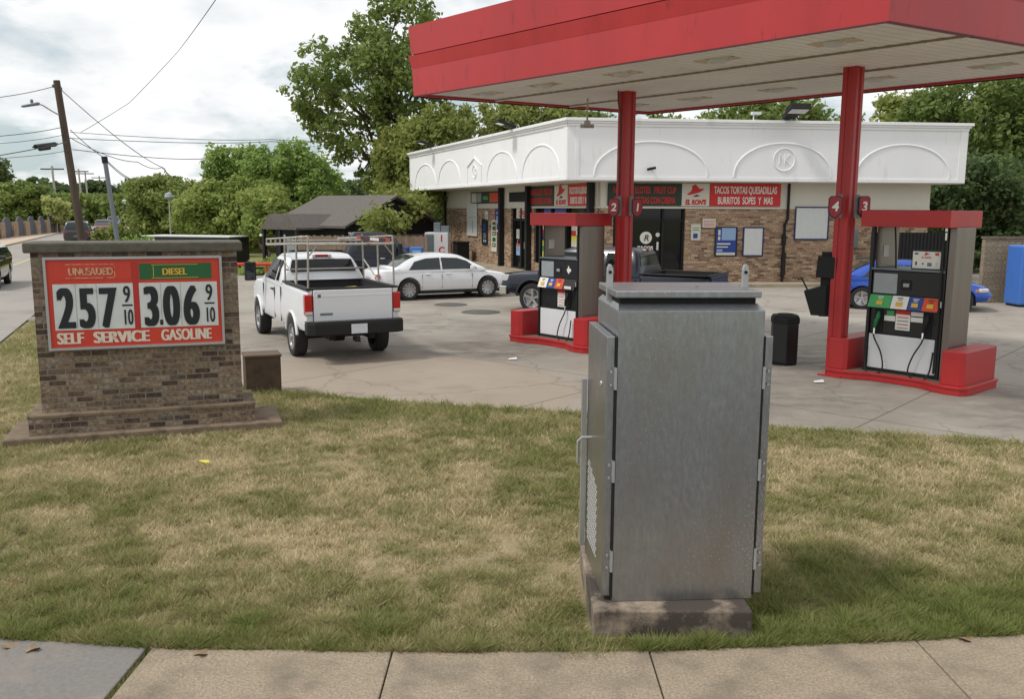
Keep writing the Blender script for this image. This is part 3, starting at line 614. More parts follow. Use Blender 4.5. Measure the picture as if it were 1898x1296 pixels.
for x0, x1 in ((0.72, 4.5), (5.2, 8.93), (13.0, 16.86), (17.4, 21.74)): arch(-x1, -x0, 5.42, cL)
# gabled niche and round emblems
b = MB(); P = [(-11.8, 4.2), (-11.8, 5.0), (-10.75, 5.38), (-9.7, 5.0), (-9.7, 4.2)]
for (a, c_) in zip(P[:-1], P[1:]): b.tube([(a[0], -0.02, a[1]), (c_[0], -0.02, c_[1])], 0.04, 6)
b.build('niche_moulding', M['fascia'], st, cL)
def emblem(cx, cz, r, M_):
    b = MB(); P = [(cx + r * math.cos(t), -0.015, cz + r * math.sin(t)) for t in np.linspace(0, 2 * math.pi, 33)]
    b.tube(P, 0.02, 6)
    for pth in ([(-.45, -.45), (-.4, .5)], [(-.4, .5), (.05, -.45)], [(.05, -.45), (.1, .55)], [(.1, .0), (.5, .5)], [(.1, .0), (.5, -.45)]):
        b.tube([(cx + p[0] * r, -0.012, cz + p[1] * r) for p in pth], 0.018, 6)
    b.build('emblem', M['fascia'], st, M_)
emblem(8.3, 4.85, 0.42, cF); emblem(-10.75, 4.72, 0.3, cL)
# floodlights and cameras
def flood(M_, x, label=None, big=False, face=-35):
    k = 1.5 if big else 1.0
    hmat = M['black']
    b = MB(); T_ = Tm(x, -0.1, 6.42, 0, -14)
    b.box(-.16 * k, .16 * k, -.55 * k, .05, -.05 * k, .06 * k, 0, T_); b.box(-.26 * k, .26 * k, -.78 * k, -.42 * k, -.07 * k, .07 * k, 0, T_)
    b.box(-.05, .05, .0, .3, -.08, .06, 0, T_)
    o = b.build('floodlight', M['matte_black'], st, M_, bevel=.015)
    b = MB(); b.box(-.22 * k, .22 * k, -.74 * k, -.46 * k, -.078 * k, -.071 * k, 0, T_); q = b.build('lens', M['lens'], o); 
    b = MB(); b.tube([(x + .1 * k, 0.0, 6.3), (x + .2 * k, .05, 6.5), (x + .3 * k, .1, 6.3)], .02, 6); b.build('conduit', M['alu_trim'], o)
flood(cF, 8.35, big=True); flood(cL, -5.4); flood(cL, -17.8)
b = MB(); b.cyl((3.15, 0, 4.5), (3.15, -.12, 4.46), .03); b.cyl((2.98, -.16, 4.43), (3.3, -.16, 4.50), .05); b.build('camera', M['matte_black'], st, cF)
b = MB(); b.cyl((7.05, .05, 6.29), (7.05, .05, 6.5), .025); b.box(6.95, 7.3, -.1, .1, 6.5, 6.6); b.build('camera', M['white'], st, cF)
# front recess: dark shopfront
b = MB(); b.box(0.5, 3.35, 0.22, 0.26, 0.15, 3.06); sf = b.build('window', M['glass'], st, mF)
b = MB()
for x in (0.5, 1.15, 2.45, 3.27): b.box(x, x + .08, 0.1, 0.22, 0.15, 3.058)
b.box(0.5, 3.35, 0.1, 0.218, 2.5, 2.58); b.box(0.5, 3.35, 0.1, 0.218, 0.15, 0.3)
b.build('frame', M['matte_black'], sf)
# logo on the glass: white disc with monogram, TACOS
b = MB(); b.lathe([(0.001, 0), (0.24, 0)], axis='Y', n=32, M=Tm(1.86, 0.213, 1.86)); b.build('logo_disc', M['letter_clean'], sf)
text('logo_monogram', 'R', 0.34, Tm(1.87, 0.205, 1.74), M['ink'], sf, shear=.2, bold=.004)
text('lettering', 'TACOS', 0.19, Tm(1.84, 0.21, 1.40), M['letter_clean'], sf, bold=.01)
b = MB(); b.lathe([(0.001, 0), (0.085, 0)], axis='Y', n=20, M=Tm(2.33, 0.213, 1.98)); b.box(2.29, 2.37, .208, .213, 1.38, 1.70); b.build('logo_bottle', M['letter_clean'], sf)
b = MB(); b.box(0.95, 1.17, 0.08, 0.09, 1.85, 2.62); b.build('notice', M['yellow'], sf)
# left side openings
b = MB(); b.box(-6.7, -0.9, 0.2, 0.24, 0.55, 3.06); lw = b.build('window', M['glass'], st, mL)
b = MB()
for x in (-6.7, -5.0, -3.4, -1.6, -0.98): b.box(x, x + .08, 0.08, 0.2, 0.55, 3.058)
b.box(-6.7, -.9, 0.08, .198, 2.35, 2.42); b.box(-6.7, -.9, 0.02, .2, 0.5, 0.56); b.build('frame', M['matte_black'], lw)
def wposter(x0, x1, z0, z1, cols, y=0.17):
    b = MB(); n = len(cols); ms = []
    for i, c_ in enumerate(cols):
        za = z1 - (z1 - z0) * (i + 1) / n; zb_ = z1 - (z1 - z0) * i / n; b.box(x0, x1, y, y + .01, za, zb_, i); ms.append(M[c_])
    return b.build('poster', ms, lw)
wposter(-5.95, -4.95, 2.45, 3.0, ['blue', 'orange', 'pale_blue']); wposter(-4.75, -3.45, 2.45, 3.0, ['blue', 'orange', 'pale_blue'])
wposter(-6.3, -5.75, 0.6, 2.3, ['banner_white', 'letter_red', 'blue', 'yellow', 'green_btn', 'yellow', 'pink'])
wposter(-3.0, -2.4, 1.4, 2.3, ['banner_white', 'letter_red', 'yellow', 'banner_white'])
wposter(-1.5, -1.2, 2.45, 2.75, ['orange', 'banner_white'])
# door
b = MB(); b.box(-9.55, -7.55, 0.2, 0.24, 0.02, 3.04); dr = b.build('door', M['glass'], st, mL)
b = MB()
for x in (-9.6, -8.62, -8.55, -7.6): b.box(x, x + .1, 0.08, 0.2, 0.0, 3.058)
b.box(-9.6, -7.5, .08, .198, 2.4, 2.5); b.box(-9.6, -7.5, .08, .198, 0.0, 0.2); b.build('frame', M['matte_black'], dr)
b = MB(); b.tube([(-8.72, .08, 1.0), (-8.72, 0, 1.0), (-8.72, 0, 1.5), (-8.72, .08, 1.5)], .02); b.build('handle', M['alu_trim'], dr)
b = MB(); b.box(-9.15, -7.75, 0.1, 0.13, 2.52, 3.0); b.build('open_sign', M['banner_white'], dr)
text('open_lettering', 'OPEN', 0.40, Tm(-8.35, 0.095, 2.59), M['letter_red'], dr, bold=.012, sx=.95)
b = MB(); b.box(-9.3, -8.9, .16, .17, 1.55, 2.0, 0); b.box(-9.3, -8.8, .16, .17, .75, 1.2, 1); b.box(-8.3, -7.9, .16, .17, 1.1, 1.4, 0); b.box(-9.3, -8.8, .16, .17, 1.2, 1.32, 2); b.box(-8.2, -8.0, .16, .17, .6, .9, 0)
b.build('door_stickers', [M['banner_white'], M['pale_blue'], M['orange']], dr)
# posts and pipes
for (Mm, x) in ((mL, -10.65), (mL, -7.1), (mL, -0.62)):
    b = MB(); b.box(x - .12, x + .12, -0.26, -0.04, 0.0, 4.0); b.build('post', M['matte_black'], st, Mm)
b = MB(); b.tube([(7.45, -.06, 4.0), (7.45, -.06, 2.6), (7.35, -.06, 2.4), (7.35, -.06, 0.1)], .055, 8); b.box(7.28, 7.42, -.16, -.02, .4, 1.3); b.box(7.26, 7.4, -.15, -.02, 1.6, 2.0); b.build('downpipe', M['matte_black'], st, mF)
b = MB(); b.box(-20.5, -20.35, -.1, 0.0, 0, 4.0); b.build('downpipe', M['matte_black'], st, mL)
b = MB(); b.box(9.9, 10.35, -.16, -0.002, 1.5, 2.2); b.tube([(10.1, -.06, 1.5), (10.1, -.06, .3)], .03); b.tube([(10.35, -.05, 1.1), (12.2, -.05, 1.15)], .03); b.tube([(10.1, -.06, 2.2), (10.1, -.06, 3.0)], .03); b.build('meter_box', M['grey_metal'], st, mF, bevel=.01)
for i, (x, z) in enumerate([(4.6, 2.75), (4.95, 2.78), (4.55, 2.5), (4.8, 2.45), (5.0, 2.5), (4.1, 2.35)]): pass
# kerb walk round the store
wk = [Vector(CF) - Vector(W0) + u_L * 22, Vector(CF) - Vector(W0) - Vector((0.1, 0.2)), Vector(CF) - Vector(W0) + u_F * 15.2, u_F * 13.3, Vector((0, 0)), u_L * 22]
b = MB(); b.prism([(p.x + W0[0], p.y + W0[1]) for p in wk][::-1], -0.02, 0.14); o = b.build('walkway', pbr('walk_concrete', lin(160, 148, 128), .9, var=.15, vs=3, stain=lin(110, 100, 86), sts=1.2, stp=(.5, .7)), bevel=.02)
tag(o, 'raised concrete walkway round the brick store', None, kind='structure')

# ---- banners, posters and boards on the walls
def on_wall(name, label, cat, base, ang, x, z, group=None, yoff=0.0):
    c = math.cos(R_(ang)); s = math.sin(R_(ang))
    return thing(name, label, cat, (base[0] + x * c + yoff * s, base[1] + x * s - yoff * c, z), ang, group)
def hat(parent, cx, cz, k, y=-0.035):
    P = [(-.52, -.12), (-.40, -.17), (-.1, -.10), (.2, -.02), (.42, .12), (.52, .18), (.36, .20), (.22, .19), (.10, .30), (-.02, .44), (-.10, .42), (-.12, .36), (-.22, .38), (-.24, .15), (-.30, .02), (-.42, -.06)]
    b = MB(); b.xz([(cx + p[0] * k, cz + p[1] * k) for p in P], y, y + .006); b.build('hat_logo', M['letter_red'], parent)
    b = MB(); b.xz([(cx - .18 * k, cz - .28 * k), (cx - .02 * k, cz - .17 * k), (cx + .08 * k, cz - .22 * k), (cx + .26 * k, cz - .22 * k), (cx + .04 * k, cz - .14 * k)], y, y + .006); b.build('moustache_logo', M['ink'], parent)
def tacos_banner(base, ang, x0, x1, z0, z1, label):
    t = on_wall('tacos_banner', label, 'banner', base, ang, (x0 + x1) / 2, z0, 'food banners over the windows', .04); W = x1 - x0; H_ = z1 - z0
    MB().box(-W / 2, W / 2, -.02, 0, 0, H_).build('panel', M['banner_red'], t)
    text('lettering', 'TACOS TORTAS QUESADILLAS', H_ * .44, Tm(0, -.024, H_ * .56), M['letter_clean'], t, sx=W / (H_ * .44) / 15.6, bold=.008)
    text('lettering', 'BURRITOS  SOPES  Y  MAS', H_ * .44, Tm(0, -.024, H_ * .10), M['letter_clean'], t, sx=W / (H_ * .44) / 14.8, bold=.008)
def logo_banner(base, ang, x0, x1, z0, z1, label):
    t = on_wall('logo_banner', label, 'banner', base, ang, (x0 + x1) / 2, z0, 'food banners over the windows', .04); W = x1 - x0; H_ = z1 - z0
    MB().box(-W / 2, W / 2, -.02, 0, 0, H_).build('panel', M['banner_white'], t)
    hat(t, 0, H_ * .62, W * .62, -.03)
    text('lettering', "EL RON'S", H_ * .30, Tm(0, -.024, H_ * .07), M['letter_red'], t, sx=W * .92 / (H_ * .30) / 5.05, bold=.014, shear=.15)
def green_banner(base, ang, x0, x1, z0, z1, label):
    t = on_wall('fruit_banner', label, 'banner', base, ang, (x0 + x1) / 2, z0, 'food banners over the windows', .04); W = x1 - x0; H_ = z1 - z0
    MB().box(-W / 2, W / 2, -.02, 0, 0, H_).build('panel', M['banner_green'], t)
    text('lettering', 'NACHOS  ELOTES   FRUIT CUP', H_ * .42, Tm(0, -.024, H_ * .56), M['letter_red'], t, sx=W / (H_ * .42) / 16.2, bold=.008)
    text('lettering', 'ITALIANAS FRESAS CON CREMA', H_ * .42, Tm(0, -.024, H_ * .10), M['letter_red'], t, sx=W / (H_ * .42) / 17.2, bold=.008)
green_banner(W0, AF, 0.25, 3.15, 3.1, 3.95, 'dark green banner with red fruit cup lettering on the front wall')
logo_banner(W0, AF, 3.17, 4.26, 3.1, 3.96, 'white banner with red hat on the front wall left of the red banner')
tacos_banner(W0, AF, 4.28, 7.12, 3.1, 3.97, 'red banner with white tacos lettering on the front wall')
green_banner(W0, AL, -7.25, -4.35, 3.1, 3.96, 'dark green banner with red lettering above the left side window')
logo_banner(W0, AL, -4.3, -2.95, 3.1, 3.96, 'white banner with red hat above the left side window')
tacos_banner(W0, AL, -2.9, -0.75, 3.1, 3.96, 'red banner with white lettering nearest the corner on the left side')
def board(name, label, cat, base, ang, x0, x1, z0, z1, fm, pm, fw=.05, extra=(), group=None, y=.03):
    t = on_wall(name, label, cat, base, ang, (x0 + x1) / 2, z0, group, y); W = x1 - x0; H_ = z1 - z0
    b = MB(); 
    for q in ((-W / 2, W / 2, 0, fw), (-W / 2, W / 2, H_ - fw, H_), (-W / 2, -W / 2 + fw, fw, H_ - fw), (W / 2 - fw, W / 2, fw, H_ - fw)): b.box(q[0], q[1], -.03, .0, q[2], q[3])
    b.build('frame', M[fm], t); MB().box(-W / 2 + fw, W / 2 - fw, -.015, 0, fw, H_ - fw).build('panel', M[pm], t)
    if extra:
        b = MB(); ms = []
        for i, (a0, a1, b0, b1, mm) in enumerate(extra):
            b.box(-W / 2 + W * a0, -W / 2 + W * a1, -.022 - .0005 * i, -.0152, H_ * b0, H_ * b1, i); ms.append(M[mm])
        b.build('print', ms, t)
    return t
board('wall_poster', 'blue framed poster with white price print on the front brick wall', 'poster', W0, AF, 4.55, 5.45, 1.15, 2.3, 'ink', 'blue', .04,
      [(.30, .92, .55, .97, 'pale_blue'), (.14, .24, .72, .9, 'banner_white'), (.14, .24, .55, .68, 'banner_white'), (.1, .7, .40, .45, 'banner_white'), (.1, .6, .3, .34, 'banner_white'), (.08, .92, .04, .13, 'banner_white'), (.1, .35, .16, .24, 'pale_blue')])
board('blank_board', 'tall blank white board in a blue frame beside the blue poster', 'notice board', W0, AF, 5.68, 6.52, 1.15, 2.3, 'navy_frame', 'sign_white', .05, group='blank framed boards')
board('blank_board', 'large blank white board in a blue frame near the right end of the front wall', 'notice board', W0, AF, 7.75, 9.15, 1.8, 3.1, 'navy_frame', 'sign_white', .05, group='blank framed boards')
board('small_notice', 'small pale pink notice above the blue poster', 'notice', W0, AF, 4.03, 4.55, 2.27, 2.62, 'banner_white', 'banner_white', .03, [(.1, .9, .65, .72, 'letter_red'), (.1, .9, .4, .46, 'letter_red'), (.1, .9, .2, .26, 'letter_red')])
board('small_notice', 'small pale green parking notice with a blue square by the shopfront', 'notice', W0, AF, 3.58, 3.96, 1.78, 2.4, 'banner_white', 'banner_white', .03, [(.25, .72, .12, .42, 'blue'), (.15, .85, .6, .66, 'green_btn'), (.15, .85, .75, .8, 'green_btn')])
board('menu_board', 'framed row of menu pictures high on the left side wall', 'menu board', W0, AL, -15.6, -10.9, 3.25, 3.85, 'matte_black', 'banner_green', .04, [(.02, .2, .1, .9, 'banner_white'), (.22, .36, .1, .9, 'grey_lcd'), (.64, .97, .1, .9, 'orange'), (.42, .58, .3, .6, 'green_btn')])
board('wall_sign', 'dark brown panel above the store door', 'panel', W0, AL, -9.75, -7.65, 3.3, 3.75, 'matte_black', 'siding', .03)
board('wall_sign', 'tall white narrow board on the left side wall below the menu board', 'sign', W0, AL, -16.3, -14.6, 1.5, 3.3, 'banner_white', 'sign_white', .03, [(.2, .8, .55, .57, 'grey_lcd'), (.55, .62, .1, .45, 'grey_lcd')])
board('wall_sign', 'narrow black vertical sign with pale squares on the left side wall', 'sign', W0, AL, -13.8, -12.95, 1.1, 2.45, 'ink', 'siding', .04, [(.3, .7, .55, .8, 'blue'), (.3, .5, .1, .2, 'pale_blue'), (.6, .8, .1, .2, 'pale_blue'), (.3, .8, .25, .45, 'grey_metal')])
board('small_notice', 'small white paper above the black vertical sign', 'notice', W0, AL, -13.3, -12.8, 2.4, 2.85, 'banner_white', 'banner_white', .02, [(.2, .8, .3, .6, 'grey_lcd')])
board('wall_sign', 'narrow white vertical sign with dark green blocks on the left side wall', 'sign', W0, AL, -12.3, -11.5, .8, 2.4, 'banner_white', 'banner_white', .04, [(.2, .8, .85, .94, 'sign_green'), (.2, .8, .68, .80, 'sign_green'), (.2, .8, .50, .63, 'sign_green'), (.2, .8, .32, .45, 'sign_green'), (.2, .8, .15, .28, 'sign_green'), (.4, .6, .53, .60, 'banner_white'), (.4, .6, .18, .25, 'banner_white')])
board('wall_sign', 'narrow blue vertical sign beside the black post', 'sign', W0, AL, -11.75, -11.1, 1.75, 2.98, 'banner_red', 'blue', .03, [(.3, .7, .4, .7, 'pale_blue'), (.15, .85, .05, .14, 'banner_white'), (.3, .7, .78, .86, 'pale_blue')])

# ------------------------------------------------------------------ canopy
Nn = Vector((4.75, 11.8)); U = Vector((-0.66, 0.7513)); V = Vector((0.86, 0.51)); LU, LV = 10.42, 6.4
cn = thing('fuel_canopy', 'large red fuel canopy with a banded fascia and white soffit on two red columns', 'canopy', (Nn.x, Nn.y, 0))
def q2(a, c): p = U * a + V * c; return (p.x, p.y)
def quad(a0, a1, c0_, c1_): return [q2(a0, c0_), q2(a0, c1_), q2(a1, c1_), q2(a1, c0_)]
MB().prism(quad(0.05, LU - .05, 0.05, LV - .05)[::-1], 5.34, 5.44).build('soffit', None or M['soffit'], cn)
# plank seams
b = MB()
for i in range(1, 52):
    a = i * LU / 52; b.prism(quad(a, a + .008, 0.06, LV - .06)[::-1], 5.335, 5.34)
b.build('soffit_seams', pbr('seam', lin(220, 216, 206), .8), cn)
b = MB()
for c_ in (1.9, 3.9): b.prism(quad(0.06, LU - .06, c_, c_ + .06)[::-1], 5.30, 5.333)
b.build('soffit_strip', M['soffit'], cn)
for c_ in (1.9, 3.9):
    b = MB(); b.prism(quad(0.06, LU - .06, c_ - .01, c_)[::-1], 5.31, 5.333)
    for i in range(40): a = .2 + i * .25; b.prism(quad(a, a + .09, c_ - .04, c_ - .005)[::-1], 5.308, 5.331)
    b.build('slotted_strip', M['dark_gap'] if False else pbr('slot_dark', lin(150, 140, 124), .9), cn)
def band(z0, z1, off0, off1):
    # sloping band: outward offset off0 at the bottom, off1 at the top, all round
    vs_ = []
    for z, o_ in ((z0, off0), (z1, off1)):
        for a, c_ in ((-o_, -o_), (-o_, LV + o_), (LU + o_, LV + o_), (LU + o_, -o_)): x, y = q2(a, c_); vs_.append((x, y, z))
    for z, o_ in ((z1, off1 - .12), (z0, min(off0, off1) - .12)):
        for a, c_ in ((-o_, -o_), (-o_, LV + o_), (LU + o_, LV + o_), (LU + o_, -o_)): x, y = q2(a, c_); vs_.append((x, y, z))
    b = MB(); fs = []
    for r in range(4):
        for k in range(4): fs.append((r * 4 + k, r * 4 + (k + 1) % 4, ((r + 1) % 4) * 4 + (k + 1) % 4, ((r + 1) % 4) * 4 + k))
    b.add(vs_, fs); return b
band(5.30, 5.86, 0.0, 0.02).build('fascia_band', M['canopy_red'], cn)
band(5.862, 6.12, 0.022, 0.075).build('fascia_band', M['canopy_red'], cn)
band(6.15, 6.72, 0.03, 0.07).build('fascia_band', M['canopy_red'], cn)
band(6.11, 6.16, 0.0, 0.0).build('fascia_gap', M['dark_gap'], cn)
MB().prism(quad(0.1, LU - .1, .1, LV - .1)[::-1], 6.4, 6.5).build('roof', M['grey_metal'], cn)
b = MB()
for a0, a1, c0_, c1_ in ((-.012, LU + .012, -.012, .0), (-.012, LU + .012, LV, LV + .012), (-.012, 0, 0, LV), (LU, LU + .012, 0, LV)): b.prism(quad(a0, a1, c0_, c1_)[::-1], 5.278, 5.30)
b.build('drip_edge', pbr('drip', lin(70, 24, 30), .6), cn)
for a in (1.5, 3.55, 5.6, 7.65, 9.4):
    for c_ in (1.05, 4.95):
        x, y = q2(a, c_); b = MB(); T_ = Tm(x, y, 0, -48.7)
        b.box(-.36, .36, -.16, .16, 5.328, 5.34, 0, T_)
        l_ = b.build('ceiling_light', pbr('rust_plate', lin(206, 194, 174), .8, var=.12, vs=8, stain=lin(128, 98, 74), sts=9, stp=(.52, .68)), cn)
        b = MB(); b.lathe([(.001, 5.275), (.12, 5.28), (.16, 5.30), (.17, 5.328)], n=20, M=Tm(x, y, 0)); b.build('lens', M['sign_white'], l_, smooth=True)
x, y = q2(8.9, 3.2); b = MB(); b.cyl((x, y, 5.34), (x, y, 4.85), .02); b.box(x - .15, x + .15, y - .02, y + .02, 4.7, 4.78); b.cyl((x, y, 4.86), (x, y, 4.74), .07); b.build('hanging_bracket', M['galv'], cn)
cols = ((5.80, 15.72), (2.36, 19.02))
for ci, (x, y) in enumerate(cols):
    x -= Nn.x; y -= Nn.y; b = MB(); T_ = Tm(x, y, 0, -48.7)
    # fluted wrapped column
    P = [(p * .76, q * .76) for p, q in [(-.17, -.17), (-.06, -.17), (-.05, -.14), (.05, -.14), (.06, -.17), (.17, -.17), (.17, -.05), (.14, -.04), (.14, .04), (.17, .05), (.17, .17), (-.17, .17)]]
    b.prism(P, 0.03, 5.34, 0, T_); c_ = b.build('column', M['red'], cn, bevel=.006)
    b = MB(); b.box(-.22, .22, -.22, .22, 0.004, .03, 0, T_); b.build('base_plate', M['red'], c_)
    if ci == 1:
        b = MB(); b.tube([(x - .2, y - .1, 5.34), (x - .19, y - .1, 5.1), (x - .14, y - .12, 4.9), (x - .15, y - .12, 3.0)], .02, 6); b.build('cable', pbr('cable', lin(90, 60, 50), .7), c_)
def number_plaque(x, y, z, rz, num):
    x -= Nn.x; y -= Nn.y
    P = [(p_ * .66, q_ * .72) for p_, q_ in [(-.15, .12), (-.15, .42), (-.10, .47), (.10, .47), (.15, .42), (.15, .12), (.09, .03), (0, -.02), (-.09, .03)]]
    b = MB(); b.xz([(p[0] * 1.14, p[1] * 1.1 - .02) for p in P], -.012, .012); o = b.build('number_sign', M['ink'], cn, Tm(x, y, z, rz))
    b = MB(); b.xz(P, -.016, .016); b.build('number_panel', M['plaque_red'], o)
    text('numeral', num, 0.22, Tm(0, -.018, .10), M['letter_clean'], o, bold=.006, shear=.1)
number_plaque(2.10, 18.75, 2.80, -14, '2'); number_plaque(2.60, 18.84, 2.80, 10, '1')
number_plaque(5.54, 15.50, 2.82, -12, '4'); number_plaque(6.02, 15.46, 2.82, 14, '3')
for x, y in ((2.22, 18.80), (2.48, 18.90), (5.64, 15.56), (5.92, 15.52)):
    MB().box(-.035, .035, -.015, .015, 2.8, 3.2).build('sign_bracket', M['grey_metal'], cn, Tm(x - Nn.x, y - Nn.y, 0, -10))

# ------------------------------------------------------------------ pump islands and pumps.  local x = u (along the pump face), y = v (away)
AU = math.degrees(math.atan2(-0.755, 0.656))
def island(O, name_lbl):
    t = thing('pump_island', name_lbl, 'pump island', (O[0], O[1], 0), AU, 'raised red pump islands')
    def outline(o_):
        P = []
        prof = [(-1.24, -.60), (-1.18, -.69), (-.9, -.70), (-.70, -.66), (-.45, -.53), (0, -.50), (.45, -.53), (.68, -.66), (.9, -.72), (1.14, -.70), (1.24, -.60)]
        prof = [(x * (1 + o_ * .6), y - o_) for x, y in prof]
        return prof + [(x, -y) for x, y in prof[::-1]]
    MB().prism(outline(-.02), 0, .135).build('kerb', M['red'], t, bevel=.012); 
    MB().prism(outline(.0), .10, .15).build('kerb_lip', M['red'], t, bevel=.01)
    MB().prism(outline(-.07), .15, .156).build('deck', pbr('deck', lin(110, 96, 84), .9, var=.2, vs=6), t)
    for s in (-1, 1):
        x0, x1 = (-1.18, -.82) if s < 0 else (.80, 1.17)
        P = [(x0 + .03, -.66), (x1 - .07, -.66), (x1, -.60), (x1, .60), (x1 - .07, .66), (x0 + .03, .66), (x0, .63), (x0, -.63)]
        b = MB(); n = 8
        vs_ = [(p[0], p[1], .15) for p in P] + [(p[0], p[1], .70 + (.0)) for p in P]
        b.add(vs_, [tuple(range(n - 1, -1, -1)), tuple(range(n, 2 * n))] + [(i, (i + 1) % n, n + (i + 1) % n, n + i) for i in range(n)])
        b.build('barrier', M['red'], t, bevel=.012, smooth=False)
    return t
O4 = (6.89, 15.21); O2 = (1.22, 19.30)
island(O4, 'raised red pump island at the right, by the column with signs 4 and 3')
island(O2, 'raised red pump island at the left, by the column with signs 2 and 1')
def pump(O, label, kind):
    t = thing('fuel_pump', label, 'fuel pump', (O[0], O[1], .156), AU, 'fuel pumps under the red canopy')
    x0, x1, y0, y1 = -.60, .60, -.35, .33; Z = -.156
    MB().box(x0, x1, y0, y1, 0, .06 + .0).build('plinth', M['matte_black'], t)
    b = MB(); b.box(x0 + .012, x1 - .012, y0 - .005, y1 + .005, .06, .66); b.build('lower_panel', M['white'], t, bevel=.01)
    MB().box(x0, x1, y0 + .02, y1 - .02, .66, 1.16).build('cabinet', M['black'], t, bevel=.012)
    MB().box(x0, x1, y0, y1, 1.34, 1.77).build('head', M['black'], t, bevel=.02)
    # sloping grade panel
    b = MB(); b.add([(x0, y0 - .10, 1.12), (x1, y0 - .10, 1.12), (x1, y0 + .0, 1.345), (x0, y0 + .0, 1.345), (x0, y1, 1.12), (x1, y1, 1.12), (x1, y1, 1.345), (x0, y1, 1.345)],
                    [(0, 1, 2, 3), (4, 7, 6, 5), (0, 4, 5, 1), (3, 2, 6, 7), (0, 3, 7, 4), (1, 5, 6, 2)]); b.build('grade_shelf', M['black'], t)
    b = MB(); b.box(x0 - .005, x1 + .04, y0 - .03, y1 + .03, 1.77, 1.80); b.build('shelf', M['grey_metal'], t)
    # side frames
    for s, xx in ((-1, x0 - .05), (1, x1 + .0)):
        b = MB(); b.box(xx, xx + .05, y0 - .02, y0 + .06, 0, 2.5); b.build('frame_post', M['black'], t)
    b = MB(); b.box(x1 + .055, x1 + .17, y0 + .0, y1 + .05, 0, 2.5); b.build('side_panel', M['steel'], t, bevel=.01)
    b = MB(); b.box(x0 + .0, x0 + .08, y0 + .08, y1 + .05, 1.80, 2.5); b.build('side_panel', M['steel'], t, bevel=.01)
    b = MB(); b.box(x0 + .082, x0 + .09, y0 + .18, y0 + .36, 1.98, 2.18); b.build('label', M['sign_white'], t)
    # cap
    b = MB(); b.box(-.76, .74, -.56, .66, 2.5, 2.775); b.build('top_cap', M['banner_red'] if False else M['red'], t, bevel=.008)
    # display
    b = MB(); b.box(x0 + .04, x0 + .45, y0 - .006, y0, 1.37, 1.71); b.build('display', M['grey_lcd'], t)
    b = MB(); b.box(.0 - .08, .10, y0 - .012, y0, 1.45, 1.62); b.build('keypad', M['siding'], t, bevel=.006)
    MB().box(-.04, .06, y0 - .016, y0 - .012, 1.50, 1.56).build('keypad_buttons', M['grey_lcd'], t)
    # grade labels on the slope
    def slope_quad(b, xa, xb, f0, f1, mi, lift=.004):
        def P(x, f): return Vector((x, y0 - .10 + .10 * f, 1.12 + .225 * f)) + Vector((0, -.914, .406)) * lift
        def Q(x, f): return Vector((x, y0 - .10 + .10 * f, 1.12 + .225 * f)) + Vector((0, -.914, .406)) * (lift - .0035)
        b.add([P(xa, f0), P(xb, f0), P(xb, f1), P(xa, f1), Q(xa, f0), Q(xb, f0), Q(xb, f1), Q(xa, f1)], [(0, 1, 2, 3), (7, 6, 5, 4), (0, 4, 5, 1), (1, 5, 6, 2), (2, 6, 7, 3), (3, 7, 4, 0)], mi)
    grades = [('green_btn', -.6, -.21), ('letter_clean', -.2, .08), ('blue', .09, .32), ('orange', .33, .59)] if kind == 4 else [('letter_clean', -.6, -.31), ('blue', -.30, -.05), ('orange', -.04, .22)]
    for m_, xa, xb in grades:
        b = MB(); slope_quad(b, xa, xb, .03, .97, 0); g_ = b.build('grade_label', M[m_], t)
        b = MB(); c_ = (xa + xb) / 2; slope_quad(b, c_ - .055, c_ + .055, .22, .52, 0, .016); b.build('button', M['letter_yellow'], g_)
        b = MB(); slope_quad(b, c_ - .05, c_ + .05, .78, .84, 0, .008); slope_quad(b, c_ - .035, c_ + .035, .64, .69, 0, .008); b.build('print', M['ink'] if m_ in ('letter_clean', 'orange') else M['letter_clean'], g_)
    # notices
    b = MB(); 
    if kind == 4:
        b.box(-.14, .11, y0 + .012, y0 + .018, .76, 1.10, 0); b.box(-.14, .11, y0 + .008, y0 + .0125, 1.03, 1.10, 1); b.box(-.34, -.15, y0 + .012, y0 + .018, .90, .99, 0); b.box(-.30, -.17, y0 + .012, y0 + .018, 1.0, 1.08, 2)
        b.box(.12, .33, y0 + .012, y0 + .018, .92, 1.0, 0); b.box(.12, .33, y0 + .012, y0 + .018, 1.02, 1.09, 0)
        for k in range(4): b.box(-.11, .08, y0 + .009, y0 + .0125, .79 + k * .06, .805 + k * .06, 1 if k % 2 else 3)
    else:
        b.box(-.02, .22, y0 + .012, y0 + .018, .72, 1.10, 0); b.box(-.02, .22, y0 + .008, y0 + .0125, 1.03, 1.10, 1)
        for k in range(4): b.box(.01, .19, y0 + .009, y0 + .0125, .75 + k * .06, .765 + k * .06, 1 if k % 2 else 3)
        b.box(.30, .52, y0 - .105, y0 - .1, 1.14, 1.2, 0)
    b.build('notices', [M['letter_clean'], M['letter_red'], M['green_btn'], M['grey_metal']], t)
    b = MB(); b.box(x0 + .01, x1 - .01, y0 - .004, y0 + .02, .655, .67); b.build('trim', M['matte_black'], t)
    # nozzle, hose
    def nozzle(x, gm, hose=True, side=1):
        b = MB(); b.box(x - .075, x + .075, y0 + .0, y0 + .021, .70, 1.09); bt = b.build('nozzle_boot', M['matte_black'], t, bevel=.01)
        b = MB(); b.tube([(x + .02, y0 - .03, 1.05), (x + .03, y0 - .06, .98), (x + .0, y0 - .07, .88), (x - .03, y0 - .06, .76)], [.022, .038, .036, .022], 10)
        b.tube([(x + .05, y0 - .07, 1.0), (x + .04, y0 - .10, .92), (x - .01, y0 - .09, .82)], .010, 6); b.build('nozzle', gm, t, smooth=True)
